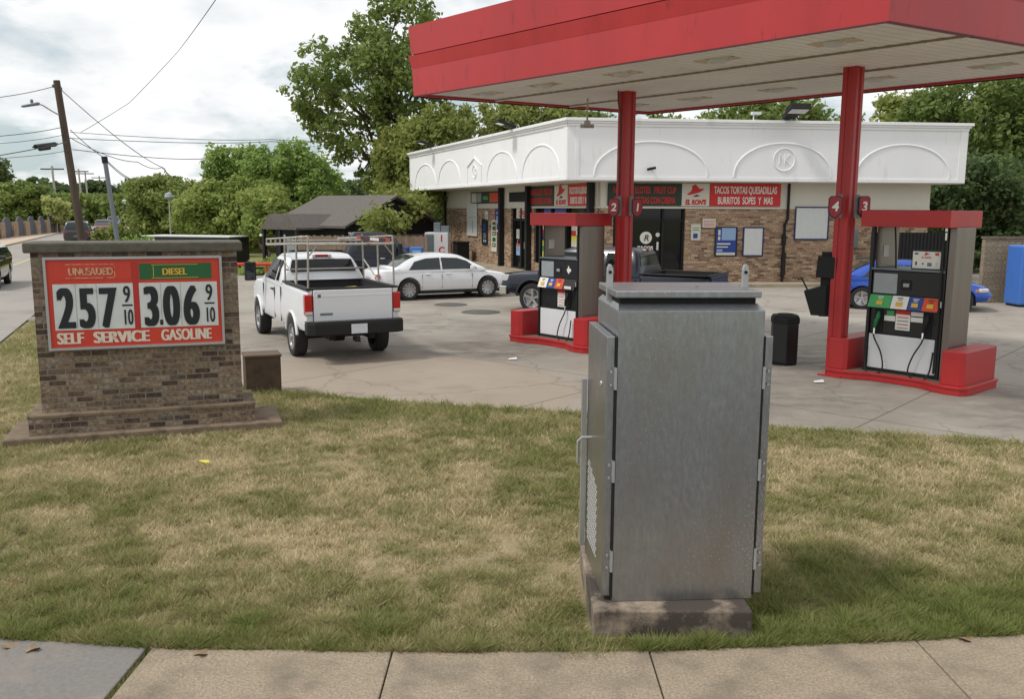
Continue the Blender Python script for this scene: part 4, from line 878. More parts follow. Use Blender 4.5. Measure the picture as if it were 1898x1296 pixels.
        P = [(x - .03, y0 - .06, .76), (x - .02, y0 - .08, .62), (x + .14 * side, y0 - .12, .36), (x + .20 * side, y0 - .14, .10), (x + .10 * side, y0 - .15, -.02), (x - .04 * side, y0 - .15, -.04), (x - .14 * side, y0 - .10, .12), (x - .16 * side, y0 - .05, .5)]
        from mathutils.geometry import interpolate_bezier
        Q = []
        for i in range(len(P) - 1):
            p0 = Vector(P[max(i - 1, 0)]); p1 = Vector(P[i]); p2 = Vector(P[i + 1]); p3 = Vector(P[min(i + 2, len(P) - 1)])
            for s in range(6):
                u_ = s / 6; Q.append(.5 * ((2 * p1) + (p2 - p0) * u_ + (2 * p0 - 5 * p1 + 4 * p2 - p3) * u_ * u_ + (3 * p1 - p0 - 3 * p2 + p3) * u_ ** 3))
        b = MB(); b.tube(Q, .014, 8); b.build('hose', M['rubber'], t, smooth=True)
        b = MB(); b.cyl((x - .03, y0 - .06, .76), (x - .025, y0 - .075, .66), .022, .018); b.build('swivel', M['chrome'], t)
    if kind == 4:
        nozzle(-.44, pbr('nozzle_green', lin(30, 110, 60), .5)); nozzle(.40, M['matte_black'], side=-1)
        b = MB(); b.box(.02, .52, y0 + .1, y0 + .13, 1.80, 2.12); s_ = b.build('topper_sign', M['black'], t)
        b = MB(); b.box(.04, .50, y0 + .092, y0 + .1, 1.82, 2.10); b.build('panel', M['letter_clean'], s_)
        b = MB(); P = [(-.52, -.12), (-.1, -.10), (.42, .12), (.52, .18), (.22, .19), (-.02, .40), (-.22, .34), (-.28, .02)]
        b.xz([(.27 + p[0] * .11, 2.05 + p[1] * .09) for p in P], y0 + .087, y0 + .091); b.build('hat_logo', M['letter_red'], s_)
        text('lettering', "EL RON'S", .038, Tm(.27, y0 + .089, 1.99), M['letter_red'], s_, ext=.001, bold=.001)
        for xa, xb, za_, zb_, mm in ((.07, .13, 2.05, 2.075, 'ink'), (.41, .47, 2.04, 2.085, 'orange'), (.09, .115, 1.87, 1.93, 'ink'), (.2, .23, 1.89, 1.91, 'ink'), (.29, .36, 1.86, 1.92, 'grey_metal'), (.42, .45, 1.86, 1.93, 'sign_white')): MB().box(xa, xb, y0 + .088, y0 + .091, za_, zb_).build('print', M[mm], s_)
        b = MB(); b.tube([(-.25, y0 + .12, 1.8), (-.27, y0 + .1, 2.2), (-.30, y0 + .1, 2.5)], .014, 6); b.tube([(.585, y0 - .05, 0.1), (.60, y0 - .06, 1.2), (.585, y0 - .03, 2.5)], .016, 6); b.build('hose', M['rubber'], t)
    else:
        nozzle(.33, M['matte_black'], side=-1)
        # small white state-shaped decal
        P = [(-.3, .1), (-.1, .1), (-.1, .4), (.08, .4), (.08, .18), (.38, .1), (.42, -.12), (.12, -.3), (.06, -.48), (-.12, -.3), (-.22, -.16)]
        b = MB(); b.xz([(.34 + p[0] * .2, 1.55 + p[1] * .2) for p in P], y0 - .006, y0); b.build('decal', M['letter_clean'], t)
    b = MB(); b.cyl((x1 + .02, y0 - .04, 2.3), (x1 + .02, y0 - .04, 2.42), .02); b.cyl((x1 + .02, y0 - .045, 1.2), (x1 + .02, y0 - .045, 1.3), .018); b.box(x1 - .0, x1 + .04, y0 - .05, y0 - .02, 2.44, 2.49); b.build('fitting', M['chrome'], t)
    return t
pump(O4, 'black and white fuel pump with green, white, blue and red grade labels at the right', 4)
pump(O2, 'black and white fuel pump with one nozzle and three grade labels at the left', 2).scale = (.93, .9, .97)

# squeegee and towel station at the right column
t = thing('service_station', 'black towel dispenser over a squeegee bucket beside the right red column', 'squeegee station', (5.52, 15.86, 0), -20)
b = MB(); b.box(-.03, .14, -.03, .1, 1.05, 2.2); b.build('mount', M['matte_black'], t)
b = MB(); b.box(-.24, .10, -.12, .12, 1.74, 2.12, 0, Tm(0, 0, 0, 0, 0, 4)); b.build('towel_dispenser', M['matte_black'], t, bevel=.02)
b = MB(); b.add([(-.16, -.1, 1.07), (.08, -.1, 1.07), (.08, .1, 1.07), (-.16, .1, 1.07), (-.30, -.12, 1.50), (.08, -.12, 1.62), (.08, .12, 1.62), (-.30, .12, 1.50)], [(0, 3, 2, 1), (0, 1, 5, 4), (1, 2, 6, 5), (2, 3, 7, 6), (3, 0, 4, 7), (4, 5, 6, 7)]); b.build('bucket', M['matte_black'], t, bevel=.012)
b = MB(); b.cyl((-.18, 0, 1.4), (-.36, 0, 1.74), .014); b.box(-.42, -.33, -.05, .05, 1.70, 1.72, 0); b.build('squeegee', M['matte_black'], t)

# trash can
t = thing('trash_can', 'black hexagonal trash can standing on the concrete by the steel cabinet', 'trash can', (5.22, 16.9, 0), 8)
b = MB(); 
def hexa(r, z): return [(r * math.cos(R_(60 * k + 15)), r * math.sin(R_(60 * k + 15)), z) for k in range(6)]
b.loft([hexa(.25, .0), hexa(.27, .06), hexa(.27, .80)]); b.build('body', M['black'], t, bevel=.012)
b = MB(); b.loft([hexa(.285, .80), hexa(.285, .90), hexa(.25, .96)]); b.build('lid', M['matte_black'], t, bevel=.01)
b = MB(); b.lathe([(.13, .955), (.15, .975), (.17, .955)], n=20); b.build('opening', M['dark_gap'], t)

# ------------------------------------------------------------------ steel cabinet in front
t = thing('utility_cabinet', 'tall grey aluminium traffic control cabinet standing on a concrete pad', 'utility cabinet', (0.70, 5.82, .22), 3.5)
Wc, Dc, Hc = 0.985, 0.86, 2.115
b = MB(); b.xz([(0, 0), (Wc, 0), (Wc, Hc - .085), (0, Hc - .085)], 0.0, Dc); body = b.build('body', M['alu'], t, bevel=.006)
# stepped top: sloping shoulder and cap
b = MB(); b.add([(0, 0, Hc - .085), (Wc, 0, Hc - .085), (Wc, Dc, Hc - .085), (0, Dc, Hc - .085), (0.02, .11, Hc - .05), (Wc - .02, .11, Hc - .05), (Wc - .02, Dc - .07, Hc - .05), (0.02, Dc - .07, Hc - .05)],
    [(0, 1, 5, 4), (1, 2, 6, 5), (2, 3, 7, 6), (3, 0, 4, 7), (4, 5, 6, 7)]); b.build('shoulder', M['alu'], t)
MB().box(.03, Wc - .03, .12, Dc - .09, Hc - .05, Hc - .008).build('vent_gap', M['dark_gap'], t)
b = MB(); b.box(-.005, Wc + .0, .085, Dc - .04, Hc - .01, Hc + .038); b.build('top_cap', M['alu'], t, bevel=.008)
b = MB(); b.cyl((Wc * .62, .35, Hc + .045), (Wc * .62, .35, Hc + .047), .014); b.build('bolt', M['matte_black'], t)
for xx in (-.012, Wc - .03):
    b = MB(); b.xz([(xx - .0, Hc - .06), (xx + .045, Hc - .06), (xx + .045, Hc + .16), (xx + .03, Hc + .195), (xx + .012, Hc + .195), (xx, Hc + .16)], .42, .452); lg = b.build('lifting_lug', M['alu_trim'], t, bevel=.004)
    b = MB(); b.cyl((xx + .022, .415, Hc + .14), (xx + .022, .457, Hc + .14), .012); b.build('hole', M['dark_gap'], lg)
# side doors (left and right)
for s, xx in ((-1, -.07), (1, Wc + .012)):
    b = MB(); b.box(xx, xx + .058, .02, Dc - .02, .035, Hc - .26); d_ = b.build('door', M['alu'], t, bevel=.006)
    for zz in (.22, .86, 1.50):
        b = MB(); xs = xx + (.05 if s < 0 else -.012); b.box(xs, xs + .018, -.010, .02, zz, zz + .15)
        for q in (.03, .12): b.cyl((xx + (.03 if s < 0 else .03), .012, zz + q), (xx + .03, .0, zz + q), .009)
        b.build('hinge', M['alu_trim'], d_)
    if s < 0:
        b = MB()
        for r in range(22):
            for q in range(9 - abs(q2_) if False else 8):
                if r > 17 and q < (r - 17) * 1.8: continue
                yy = .30 + q * .055 + (r % 2) * .027; zz = .20 + r * .030
                b.add([(xx - .003, yy, zz), (xx - .003, yy + .034, zz), (xx - .003, yy + .034, zz + .015), (xx - .003, yy, zz + .015), (xx + .0, yy, zz), (xx, yy + .034, zz), (xx, yy + .034, zz + .015), (xx, yy, zz + .015)], [(3, 2, 1, 0), (0, 1, 5, 4), (1, 2, 6, 5), (2, 3, 7, 6), (3, 0, 4, 7)])
        b.build('louvre', pbr('louvre', (0.6, 0.6, 0.6, 1), .5, .4), d_)
        b = MB(); b.tube([(xx, .60, 1.02), (xx - .07, .60, 1.02), (xx - .10, .61, .99), (xx - .10, .62, .82)], .011, 8); b.build('handle', M['alu_trim'], d_, smooth=True)
        b = MB(); b.cyl((xx - .006, .22, 1.5), (xx + .0, .22, 1.5), .022); b.build('lock', M['chrome'], d_)
        b = MB(); b.box(xx - .045, xx - .01, Dc - .06, Dc + .0, .10, 1.42); b.build('edge_flange', M['alu_trim'], d_)
# seam lines on the front
for q in (-.012, Wc): MB().box(q, q + .012, -.001, .02, .035, Hc - .26).build('seam', M['dark_gap'], t)
t = thing('cabinet_pad', 'weathered concrete pad under the grey cabinet', 'concrete pad', (0.56, 5.68, 0))
b = MB(); b.box(0, 1.08, 0, 1.2, -.03, .22); 
o = b.build('slab', M['conc_pad'], t, bevel=.015, seg=3)

# ------------------------------------------------------------------ brick price sign
t = thing('price_sign', 'low brick monument sign with a red fuel price panel, on stepped slabs', 'price sign', (-5.81, 10.76, 0), 19.2)
W_ = 2.38; D_ = .62
b = MB(); b.box(-.42, 2.86, -.24, D_ + .24, -.03, .13); b.build('base_slab', M['slab_old'], t, bevel=.02, seg=3)
MB().box(-.14, W_ + .14, -.13, D_ + .13, .13, .335).build('plinth', M['brick_sign'], t)
MB().box(-.15, W_ + .15, -.14, D_ + .14, .335, .38).build('plinth_cap', M['slab_old'], t, bevel=.008)
MB().box(0, W_, 0, D_, .38, 2.36).build('wall', M['brick_sign'], t)
MB().box(-.07, W_ + .07, -.07, D_ + .07, 2.36, 2.485).build('cap', M['cap_stone'], t, bevel=.02, seg=2)
px0, px1, pz0, pz1 = .17, 2.16, 1.20, 2.28
b = MB()
for q in ((px0 - .03, px1 + .03, pz0 - .03, pz0), (px0 - .03, px1 + .03, pz1, pz1 + .03), (px0 - .03, px0, pz0, pz1), (px1, px1 + .03, pz0, pz1)): b.box(q[0], q[1], -.09, 0, q[2], q[3])
b.build('sign_frame', M['alu_trim'], t)
fp = MB().box(px0, px1, -.06, 0, pz0, pz1).build('price_panel', M['sign_red'], t)
def digit_panel(x0, x1, s, lines=4, fs=.50, sub=None):
    b = MB(); b.box(x0, x1, -.066, -.0602, 1.415, 1.98); p = b.build('digit_board', M['sign_white'], fp)
    return p
for x0, digs in ((.225, ['2', '5', '7']), (1.195, ['3', '0', '6'])):
    p = digit_panel(x0, x0 + .925, '')
    for k, dg in enumerate(digs):
        xc = x0 + .135 + k * .235
        text('digit', dg, .70, Tm(xc, -.069, 1.445), M['ink'], p, sx=.50, bold=.006, fat=.042)
        if k: MB().box(xc - .122, xc - .118, -.0675, -.066, 1.43, 1.97).build('divider', M['grey_metal'], p)
    if digs[0] == '3': MB().box(x0 + .225, x0 + .262, -.071, -.066, 1.445, 1.51).build('decimal_point', M['ink'], p)
    text('digit', '9', .29, Tm(x0 + .825, -.069, 1.745), M['ink'], p, sx=.58, fat=.008)
    MB().box(x0 + .765, x0 + .885, -.0705, -.066, 1.695, 1.715).build('fraction_bar', M['ink'], p)
    text('digit', '10', .27, Tm(x0 + .825, -.069, 1.465), M['ink'], p, sx=.46, fat=.008)
def plate(x0, x1, z0, z1, m): return MB().box(x0, x1, -.066, -.0602, z0, z1).build('grade_plate', m, fp)
p = plate(.25, 1.12, 2.03, 2.24, M['sign_red']); text('lettering', 'UNLEADED', .125, Tm(.66, -.068, 2.09), M['letter_worn'], p, sx=.78, fat=.006)
b = MB(); b.box(.38, .92, -.0695, -.0661, 2.215, 2.222); b.box(.38, .92, -.0695, -.0661, 2.05, 2.057); b.box(.925, .932, -.0695, -.0661, 2.06, 2.2); b.build('rule', M['letter_worn'], p)
p = plate(1.21, 2.06, 2.02, 2.22, M['sign_green']); text('lettering', 'DIESEL', .12, Tm(1.62, -.068, 2.075), M['letter_yellow'], p, sx=.82, fat=.006)
b = MB(); b.box(1.35, 1.9, -.0695, -.0661, 2.20, 2.206); b.box(1.35, 1.9, -.0695, -.0661, 2.035, 2.041); b.box(1.37, 1.377, -.0695, -.0661, 2.05, 2.19); b.build('rule', M['letter_yellow'], p)
text('lettering', 'SELF', .20, Tm(.385, -.062, 1.245), M['letter_white'], fp, sx=.76, fat=.014)
text('lettering', 'SERVICE', .20, Tm(.965, -.062, 1.245), M['letter_white'], fp, sx=.88, fat=.014)
text('lettering', 'GASOLINE', .20, Tm(1.725, -.062, 1.245), M['letter_white'], fp, sx=.64, fat=.012)
b = MB(); b.box(1.125, 1.19, -.068, -.0601, 1.41, 2.24); b.build('divider', pbr('panel_red_dark', lin(176, 42, 34), .5), fp)
b = MB(); b.box(-4.20, -3.66, 13.45, 13.85, -.02, .62); 
o = MB().box(-.27, .27, -.22, .22, -.02, .60).build('housing', pbr('brown_box', lin(84, 68, 54), .85, var=.2, vs=4, stain=lin(60, 50, 42), sts=5, stp=(.5, .7)), bevel=.01)
t = thing('utility_box', 'plain brown box on the grass edge behind the brick price sign', 'utility box', (-3.98, 13.95, 0), 22); o.parent = t
MB().box(-.285, .285, -.235, .235, .60, .64).build('lid', pbr('brown_lid', lin(96, 80, 64), .85, var=.2, vs=5), t, bevel=.008)

# ------------------------------------------------------------------ vehicles.  local x forward, origin on the ground at the rear axle
def smooth_st(st, n):
    xs = np.array([s[0] for s in st]); A = np.array(st)[:, 1:]; out_ = []
    X = np.linspace(xs[0], xs[-1], n); X = np.unique(np.concatenate([X, xs]))
    for x in X:
        i = min(max(np.searchsorted(xs, x) - 1, 0), len(xs) - 2); h = xs[i + 1] - xs[i]; t = (x - xs[i]) / h; r = [x]
        for c in range(A.shape[1]):
            d = lambda j: 0 if j in (0, len(xs) - 1) else (A[j + 1, c] - A[j - 1, c]) / (xs[j + 1] - xs[j - 1])
            def dm(j):
                if j in (0, len(xs) - 1): return (A[min(j + 1, len(xs) - 1), c] - A[max(j - 1, 0), c]) / (xs[min(j + 1, len(xs) - 1)] - xs[max(j - 1, 0)])
                s0 = (A[j, c] - A[j - 1, c]) / (xs[j] - xs[j - 1]); s1 = (A[j + 1, c] - A[j, c]) / (xs[j + 1] - xs[j])
                return 0 if s0 * s1 <= 0 else 2 * s0 * s1 / (s0 + s1)
            m0, m1 = dm(i), dm(i + 1); a, b_ = A[i, c], A[i + 1, c]
            r.append((2 * t**3 - 3 * t**2 + 1) * a + (t**3 - 2 * t**2 + t) * h * m0 + (-2 * t**3 + 3 * t**2) * b_ + (t**3 - t**2) * h * m1)
        out_.append(r)
    return out_

def body_ring(x, zb, zt, w, cr=0.03, sh=0.10, tum=0.03):
    h = zt - zb
    half = [(0, zb), (w - .16, zb), (w - .05, zb + .06), (w - .012, zb + .16), (w, zb + .30 * h), (w, zb + .52 * h), (w - .006, zb + .60 * h), (w - .02, zb + .72 * h), (w - tum, zt - .09), (w - tum - .02, zt - .04), (w - sh, zt - .005), (w * .6, zt + cr * .7), (0, zt + cr)]
    pts = [(x, y, z) for y, z in half]
    return pts + [(x, -y, z) for y, z in half[-2:0:-1]]

def apply_bool(o, cutters):
    for c in cutters:
        m = o.modifiers.new('cut', 'BOOLEAN'); m.operation = 'DIFFERENCE'; m.object = c; m.solver = 'EXACT'
    bpy.context.view_layer.update()
    me = bpy.data.meshes.new_from_object(o.evaluated_get(bpy.context.evaluated_depsgraph_get()))
    o.modifiers.clear(); o.data = me; me.set_sharp_from_angle(angle=R_(32))
    for c in cutters: bpy.data.objects.remove(c)

def wheel_mesh(r, wd, spokes=5, style='alloy'):
    hw = wd / 2; rr = r * .66
    ty = MB(); ty.lathe([(rr, -hw * .9), (r * .80, -hw), (r * .95, -hw * .93), (r, -hw * .7), (r, hw * .7), (r * .95, hw * .93), (r * .80, hw), (rr, hw * .9), (rr, -hw * .9)], axis='Y', n=36)
    for k in range(4): ty.lathe([(r + .001, -hw * .6 + k * hw * .4), (r + .001, -hw * .52 + k * hw * .4)], axis='Y', n=36)
    ri = MB(); o_ = hw * .75
    ri.lathe([(rr, hw * .9), (rr * .93, hw * .88), (rr * .90, hw * .3), (rr * .5, hw * .05), (.001, hw * .05)], axis='Y', n=30)
    ri.lathe([(rr * .22, hw * .3), (rr * .2, o_), (.001, o_ + .004)], axis='Y', n=18)
    if style == 'alloy':
        for k in range(spokes):
            T_ = Matrix.Rotation(2 * math.pi * k / spokes, 4, 'Y')
            ri.add([(-.03, hw * .5, rr * .15), (.03, hw * .5, rr * .15), (.045, hw * .78, rr * .93), (-.045, hw * .78, rr * .93), (-.03, o_, rr * .15), (.03, o_, rr * .15), (.04, hw * .9, rr * .93), (-.04, hw * .9, rr * .93)],
                   [(0, 1, 2, 3), (7, 6, 5, 4), (0, 4, 5, 1), (1, 5, 6, 2), (2, 6, 7, 3), (3, 7, 4, 0)], 0, T_)
    else:
        ri.lathe([(rr * .9, hw * .6), (rr * .6, hw * .8), (rr * .25, hw * .9), (rr * .22, hw * 1.1), (.001, hw * 1.12)], axis='Y', n=24)
        for k in range(8):
            a = 2 * math.pi * k / 8; ri.cyl((math.cos(a) * rr * .38, hw * .8, math.sin(a) * rr * .38), (math.cos(a) * rr * .38, hw * .98, math.sin(a) * rr * .38), .014, n=6)
    return ty, ri
def wheels(t, xs, track, r, wd, spokes=5, style='alloy', rim=None):
    ty, ri = wheel_mesh(r, wd, spokes, style); first = None
    for x in xs:
        for s in (1, -1):
            w_ = bpy.data.objects.new('wheel', None); COL.objects.link(w_); w_.parent = t; w_.location = (x, s * (track / 2), r)
            if s < 0: w_.rotation_euler = (0, 0, math.pi)
            if first is None:
                first = (ty.build('tyre', M['rubber'], w_, smooth=True), ri.build('rim', rim or M['rim'], w_, smooth=True))
            else:
                for f in first: c = f.copy(); COL.objects.link(c); c.parent = w_

def cutter(x, r, s, w, z):
    b = MB(); b.cyl((x, s * (w - .30), z), (x, s * (w + .3), z), r, n=40); return b.build('cutter', M['dark_gap'])
def boxcut(*a):
    b = MB(); b.box(*a); return b.build('cutter', M['dark_gap'])

def greenhouse(t, paint, st, belt, wb, lean, sides, wsh, rear, gm=None, name='cabin'):
    """st: (x, roof z); wall half width at z is wb - lean*(z-belt)"""
    gm = gm or M['glass_blue']
    W = lambda z: wb - lean * (z - belt)
    S_ = smooth_st([(x, z) for x, z in st], 26); rings = []
    for x, z in S_:
        zz = max(z, belt + .012)
        half = [(0, belt - .05), (W(belt) - .0, belt - .05), (W(belt), belt), (W((belt + zz) / 2), (belt + zz) / 2), (W(zz - .0) - min(.03, (zz - belt) * .2), zz - min(.07, (zz - belt) * .3)), (W(zz) - min(.10, .02 + (zz - belt) * .3), zz), (W(zz) * .5, zz + .018), (0, zz + .024)]
        rings.append([(x, y, z_) for y, z_ in half] + [(x, -y, z_) for y, z_ in half[-2:0:-1]])
    b = MB(); b.loft(rings); cab = b.build(name, paint, t, smooth=True)
    xs = [q[0] for q in S_]; zs = [q[1] for q in S_]
    roof = lambda x: float(np.interp(x, xs, zs))
    for s in (1, -1):
        for poly in sides:
            # subdivide into a mesh patch following the side wall
            pts_ = []
            for i in range(len(poly)):
                p = poly[i]; q = poly[(i + 1) % len(poly)]
                for k in range(3): pts_.append((p[0] + (q[0] - p[0]) * k / 3, p[1] + (q[1] - p[1]) * k / 3))
            b = MB(); n = len(pts_)
            vo = [(x, s * (W(z) + .006), z) for x, z in pts_]; vi = [(x, s * (W(z) - .02), z) for x, z in pts_]
            b.add(vo + vi, [tuple(range(n)), tuple(range(2 * n - 1, n - 1, -1))] + [(i, n + i, n + (i + 1) % n, (i + 1) % n) for i in range(n)])
            b.build('window', gm, t)
    def strip(x0, x1, nm, mat_=gm, inset=.10):
        b = MB(); k = 8; rows = []
        for i in range(k + 1):
            x = x0 + (x1 - x0) * i / k; z = roof(x); yy = W(z) - inset - .02
            n_ = Vector((-(roof(x + .01) - roof(x - .01)), 0, .02)).normalized() * .012
            rows.append([(x + n_.x, y_, z + .022 * (1 - (abs(y_) / W(z)) ** 2 * .8) + n_.z) for y_ in np.linspace(-yy, yy, 7)])
        vs_ = [p for r in rows for p in r]; fs_ = [(i * 7 + j, i * 7 + j + 1, (i + 1) * 7 + j + 1, (i + 1) * 7 + j) for i in range(k) for j in range(6)]
        b.add(vs_, fs_); return b.build(nm, mat_, t, smooth=True)
    if wsh: strip(wsh[0], wsh[1], 'windshield')
    if rear: strip(rear[0], rear[1], 'rear_window')
    return cab

def mirror(t, x, y, z, mat_, big=False):
    for s in (1, -1):
        b = MB()
        if big:
            b.box(x - .05, x + .08, s * (y + .30) - .12, s * (y + .30) + .12, z - .05, z + .36); b.box(x - .01, x + .03, min(s * y, s * (y + .2)), max(s * y, s * (y + .2)), z + .05, z + .09); b.box(x - .01, x + .03, min(s * y, s * (y + .2)), max(s * y, s * (y + .2)), z + .2, z + .24)
        else: b.box(x - .05, x + .07, s * (y + .10) - .10, s * (y + .10) + .10, z, z + .14)
        m_ = b.build('mirror', mat_, t, bevel=.03)
        if big:
            b = MB(); b.box(x - .056, x - .051, s * (y + .30) - .095, s * (y + .30) + .095, z - .02, z + .33); b.build('mirror_glass', M['glass_blue'], m_)

def pickup(label, paint, loc, rz, cab0=1.08, cab1=2.95, front=4.50, wb=3.60, bed0=-1.15, hgt=1.95, rail=1.40, w=.93, chrome=False, group=None, rack=False, wr=.39, dark_glass=True, doors=2, bigmir=True):
    t = thing('pickup_truck', label, 'pickup truck', (loc[0], loc[1], 0), rz, group)
    st_ = [(bed0, .62, rail, w - .03), (bed0 + .15, .56, rail, w), (0, .52, rail, w + .01), (cab0 - .1, .50, rail, w), (cab0 + .2, .48, rail - .04, w), (cab1, .48, rail - .05, w), (cab1 + .25, .48, rail - .08, w), (front - .35, .50, rail - .14, w - .01), (front - .10, .52, rail - .20, w - .06), (front, .56, rail - .34, w - .14)]
    b = MB(); b.loft([body_ring(*s) for s in smooth_st(st_, 40)]); body = b.build('body', paint, t, smooth=True)
    body.parent = None
    cuts = [cutter(x, wr + .09, s, w, wr + .02) for x in (0, wb) for s in (1, -1)] + [boxcut(bed0 + .07, cab0 - .06, -w + .13, w - .13, .95, 2.2)]
    apply_bool(body, cuts); body.parent = t
    MB().box(bed0 + .072, cab0 - .062, -w + .132, w - .132, .951, .96).build('bed_floor', M['bed_liner'], t)
    b = MB()   # liner and dark rail caps
    for s in (1, -1): b.box(bed0 + .02, cab0 - .06, min(s * (w - .15), s * (w - .035)), max(s * (w - .15), s * (w - .035)), rail - .0, rail + .035)
    b.box(bed0 - .01, bed0 + .08, -w + .03, w - .03, rail + .0, rail + .04); b.box(cab0 - .10, cab0 - .05, -w + .1, w - .1, rail, rail + .03)
    b.build('rail_cap', M['bed_liner'], t, bevel=.008)
    b = MB()
    for s in (1, -1): b.box(bed0 + .08, cab0 - .065, min(s * (w - .145), s * (w - .132)), max(s * (w - .145), s * (w - .132)), .96, rail)
    b.box(cab0 - .075, cab0 - .062, -w + .15, w - .15, .96, rail); b.build('bed_liner', M['bed_liner'], t)
    # wheel-arch lips (flared)
    for x in (0, wb):
        for s in (1, -1):
            b = MB(); P = []
            for k in range(21):
                a = R_(-18) + R_(216) * k / 20; rr = wr + .095; P.append((x + math.cos(a) * rr, s * (w + .012), max(wr + .02 + math.sin(a) * rr, .5)))
            b.tube(P, .028, 8); b.build('arch_lip', paint, t, smooth=True)
    # frame underside
    b = MB(); b.box(bed0 + .1, front - .3, -.45, -.33, .42, .56); b.box(bed0 + .1, front - .3, .33, .45, .42, .56); b.cyl((0, -.7, wr), (0, .7, wr), .06); b.lathe([(.001, -.16), (.14, -.1), (.14, .1), (.001, .16)], axis='Y', M=Tm(0, 0, wr)); b.cyl((wb, -.7, wr), (wb, .7, wr), .05); b.box(bed0 + .1, cab1, -.3, .3, .5, .62)
    b.build('chassis', M['matte_black'], t)
    # tailgate
    x = bed0 - .03; b = MB(); b.box(x, bed0 + .05, -w + .16, w - .16, .80, rail + .0); tg = b.build('tailgate', paint, t, bevel=.015)
    b = MB(); b.box(x - .006, x + .0, -w + .2, w - .2, rail - .13, rail - .10); b.build('crease', paint, tg, bevel=.004)
    b = MB(); b.lathe([(.001, -.012), (.11, -.012), (.13, 0)], axis='Y', n=24, M=Tm(x, 0.0, rail - .16, 90) @ Matrix.Diagonal((1, 1, .62, 1))); b.build('handle', M['matte_black'], tg)
    b = MB(); b.lathe([(.001, -.006), (.055, -.006), (.06, 0)], axis='Y', n=24, M=Tm(x, -w + .36, .94, 90) @ Matrix.Diagonal((1, 1, .5, 1))); b.build('emblem', M['navy_car'], tg)
    MB().box(x - .005, x, w - .52, w - .28, .92, .965).build('badge', M['grey_metal'], tg); MB().box(x - .006, x, w - .30, w - .24, rail - .14, rail - .08).build('badge', M['grey_metal'], tg)
    b = MB(); b.box(bed0 - .012, bed0 + .01, -w + .148, -w + .162, .78, rail); b.box(bed0 - .012, bed0 + .01, w - .162, w - .148, .78, rail); b.build('tailgate_gap', M['dark_gap'], t)
    # tail lamps
    for s in (1, -1):
        b = MB(); ya, yb_ = sorted((s * (w - .145), s * (w + .006))); b.box(bed0 - .035, bed0 + .10, ya, yb_, .93 if bigmir else .72, rail - (.08 if bigmir else .22)); l_ = b.build('taillight', M['tail_red'], t, bevel=.02)
        b = MB(); b.box(bed0 - .042, bed0 + .05, ya + .01, yb_ - .008, *((.945, 1.0) if bigmir else (.73, .78))); b.build('reverse_lens', M['lens'], l_)
    # bumper
    bm_ = M['chrome'] if chrome else M['matte_black']
    b = MB(); P = [(bed0 - .26, -w + .12), (bed0 - .18, -w - .01), (bed0 + .04, -w - .01), (bed0 + .04, w + .01), (bed0 - .18, w + .01), (bed0 - .26, w - .12)]
    b.prism(P, .56, .80); rb = b.build('rear_bumper', bm_, t, bevel=.03)
    b = MB(); b.prism([(p[0] + .01, p[1] * .99) for p in P], .80, .815); b.build('step_pad', M['bed_liner'], rb)
    b = MB(); b.box(bed0 - .272, bed0 - .262, -.19, .12, .58, .76); b.build('licence_plate', M['plate'], rb, bevel=.003)
    b = MB(); b.box(bed0 - .30, bed0 - .05, -.04, .04, .42, .50); b.cyl((bed0 - .32, 0, .46), (bed0 - .32, 0, .56), .025); b.build('hitch', M['matte_black'], t)
    b = MB(); b.cyl((.9, w - .28, .42), (.55, w - .1, .36), .035); b.build('exhaust', M['grey_metal'], t)
    # front bumper, grille, lamps
    b = MB(); P = [(front - .25, -w - .005), (front + .02, -w + .06), (front + .10, -w + .25), (front + .10, w - .25), (front + .02, w - .06), (front - .25, w + .005)]; b.prism(P, .48, .74); b.build('front_bumper', M['chrome'], t, bevel=.03)
    b = MB(); b.box(front - .05, front + .03, -w + .38, w - .38, .78, 1.08); b.build('grille', M['matte_black'], t, bevel=.01)
    for s in (1, -1):
        ya, yb_ = sorted((s * (w - .36), s * (w - .045))); b = MB(); b.box(front - .30, front - .035, ya, yb_, .88, 1.06); b.build('headlight', M['lens'], t, bevel=.02)
    # cab
    zt = hgt; xr = cab0
    stt = [(xr - .01, rail - .02), (xr + .012, rail + .1), (xr + .15, zt - .09), (xr + .30, zt - .01), (cab1 - .95, zt), (cab1 - .55, zt - .06), (cab1 + .15, rail - .03)]
    belt = rail - .05
    sides = []
    xs0 = xr + .30; xw = cab1 - .40
    mid = xr + (.62 if doors == 2 else 1.05)
    sides.append([(xs0, belt + .05), (mid - .05, belt + .05), (mid - .05, zt - .12), (xs0 + .08, zt - .12)])
    sides.append([(mid + .05, belt + .04), (xw + .32, belt + .04), (xw - .12, zt - .12), (mid + .05, zt - .12)])
    greenhouse(t, paint, stt, belt, w - .03, .30, sides, (cab1 + .05, cab1 - .52), (xr + .035, xr + .135), M['glass'] if dark_glass else None)
    b = MB(); b.box(xr + .13, xr + .2, -.14, .14, zt - .055, zt + .0, 0); l3 = b.build('high_brake_light', M['tail_red'], t, bevel=.01)
    for q in (-.2, .145): MB().box(xr + .1, xr + .19, q, q + .055, zt - .06, zt - .005).build('lens', M['lens'], l3)
    mirror(t, cab1 - .20, w, belt + .02, M['matte_black'], big=bigmir)
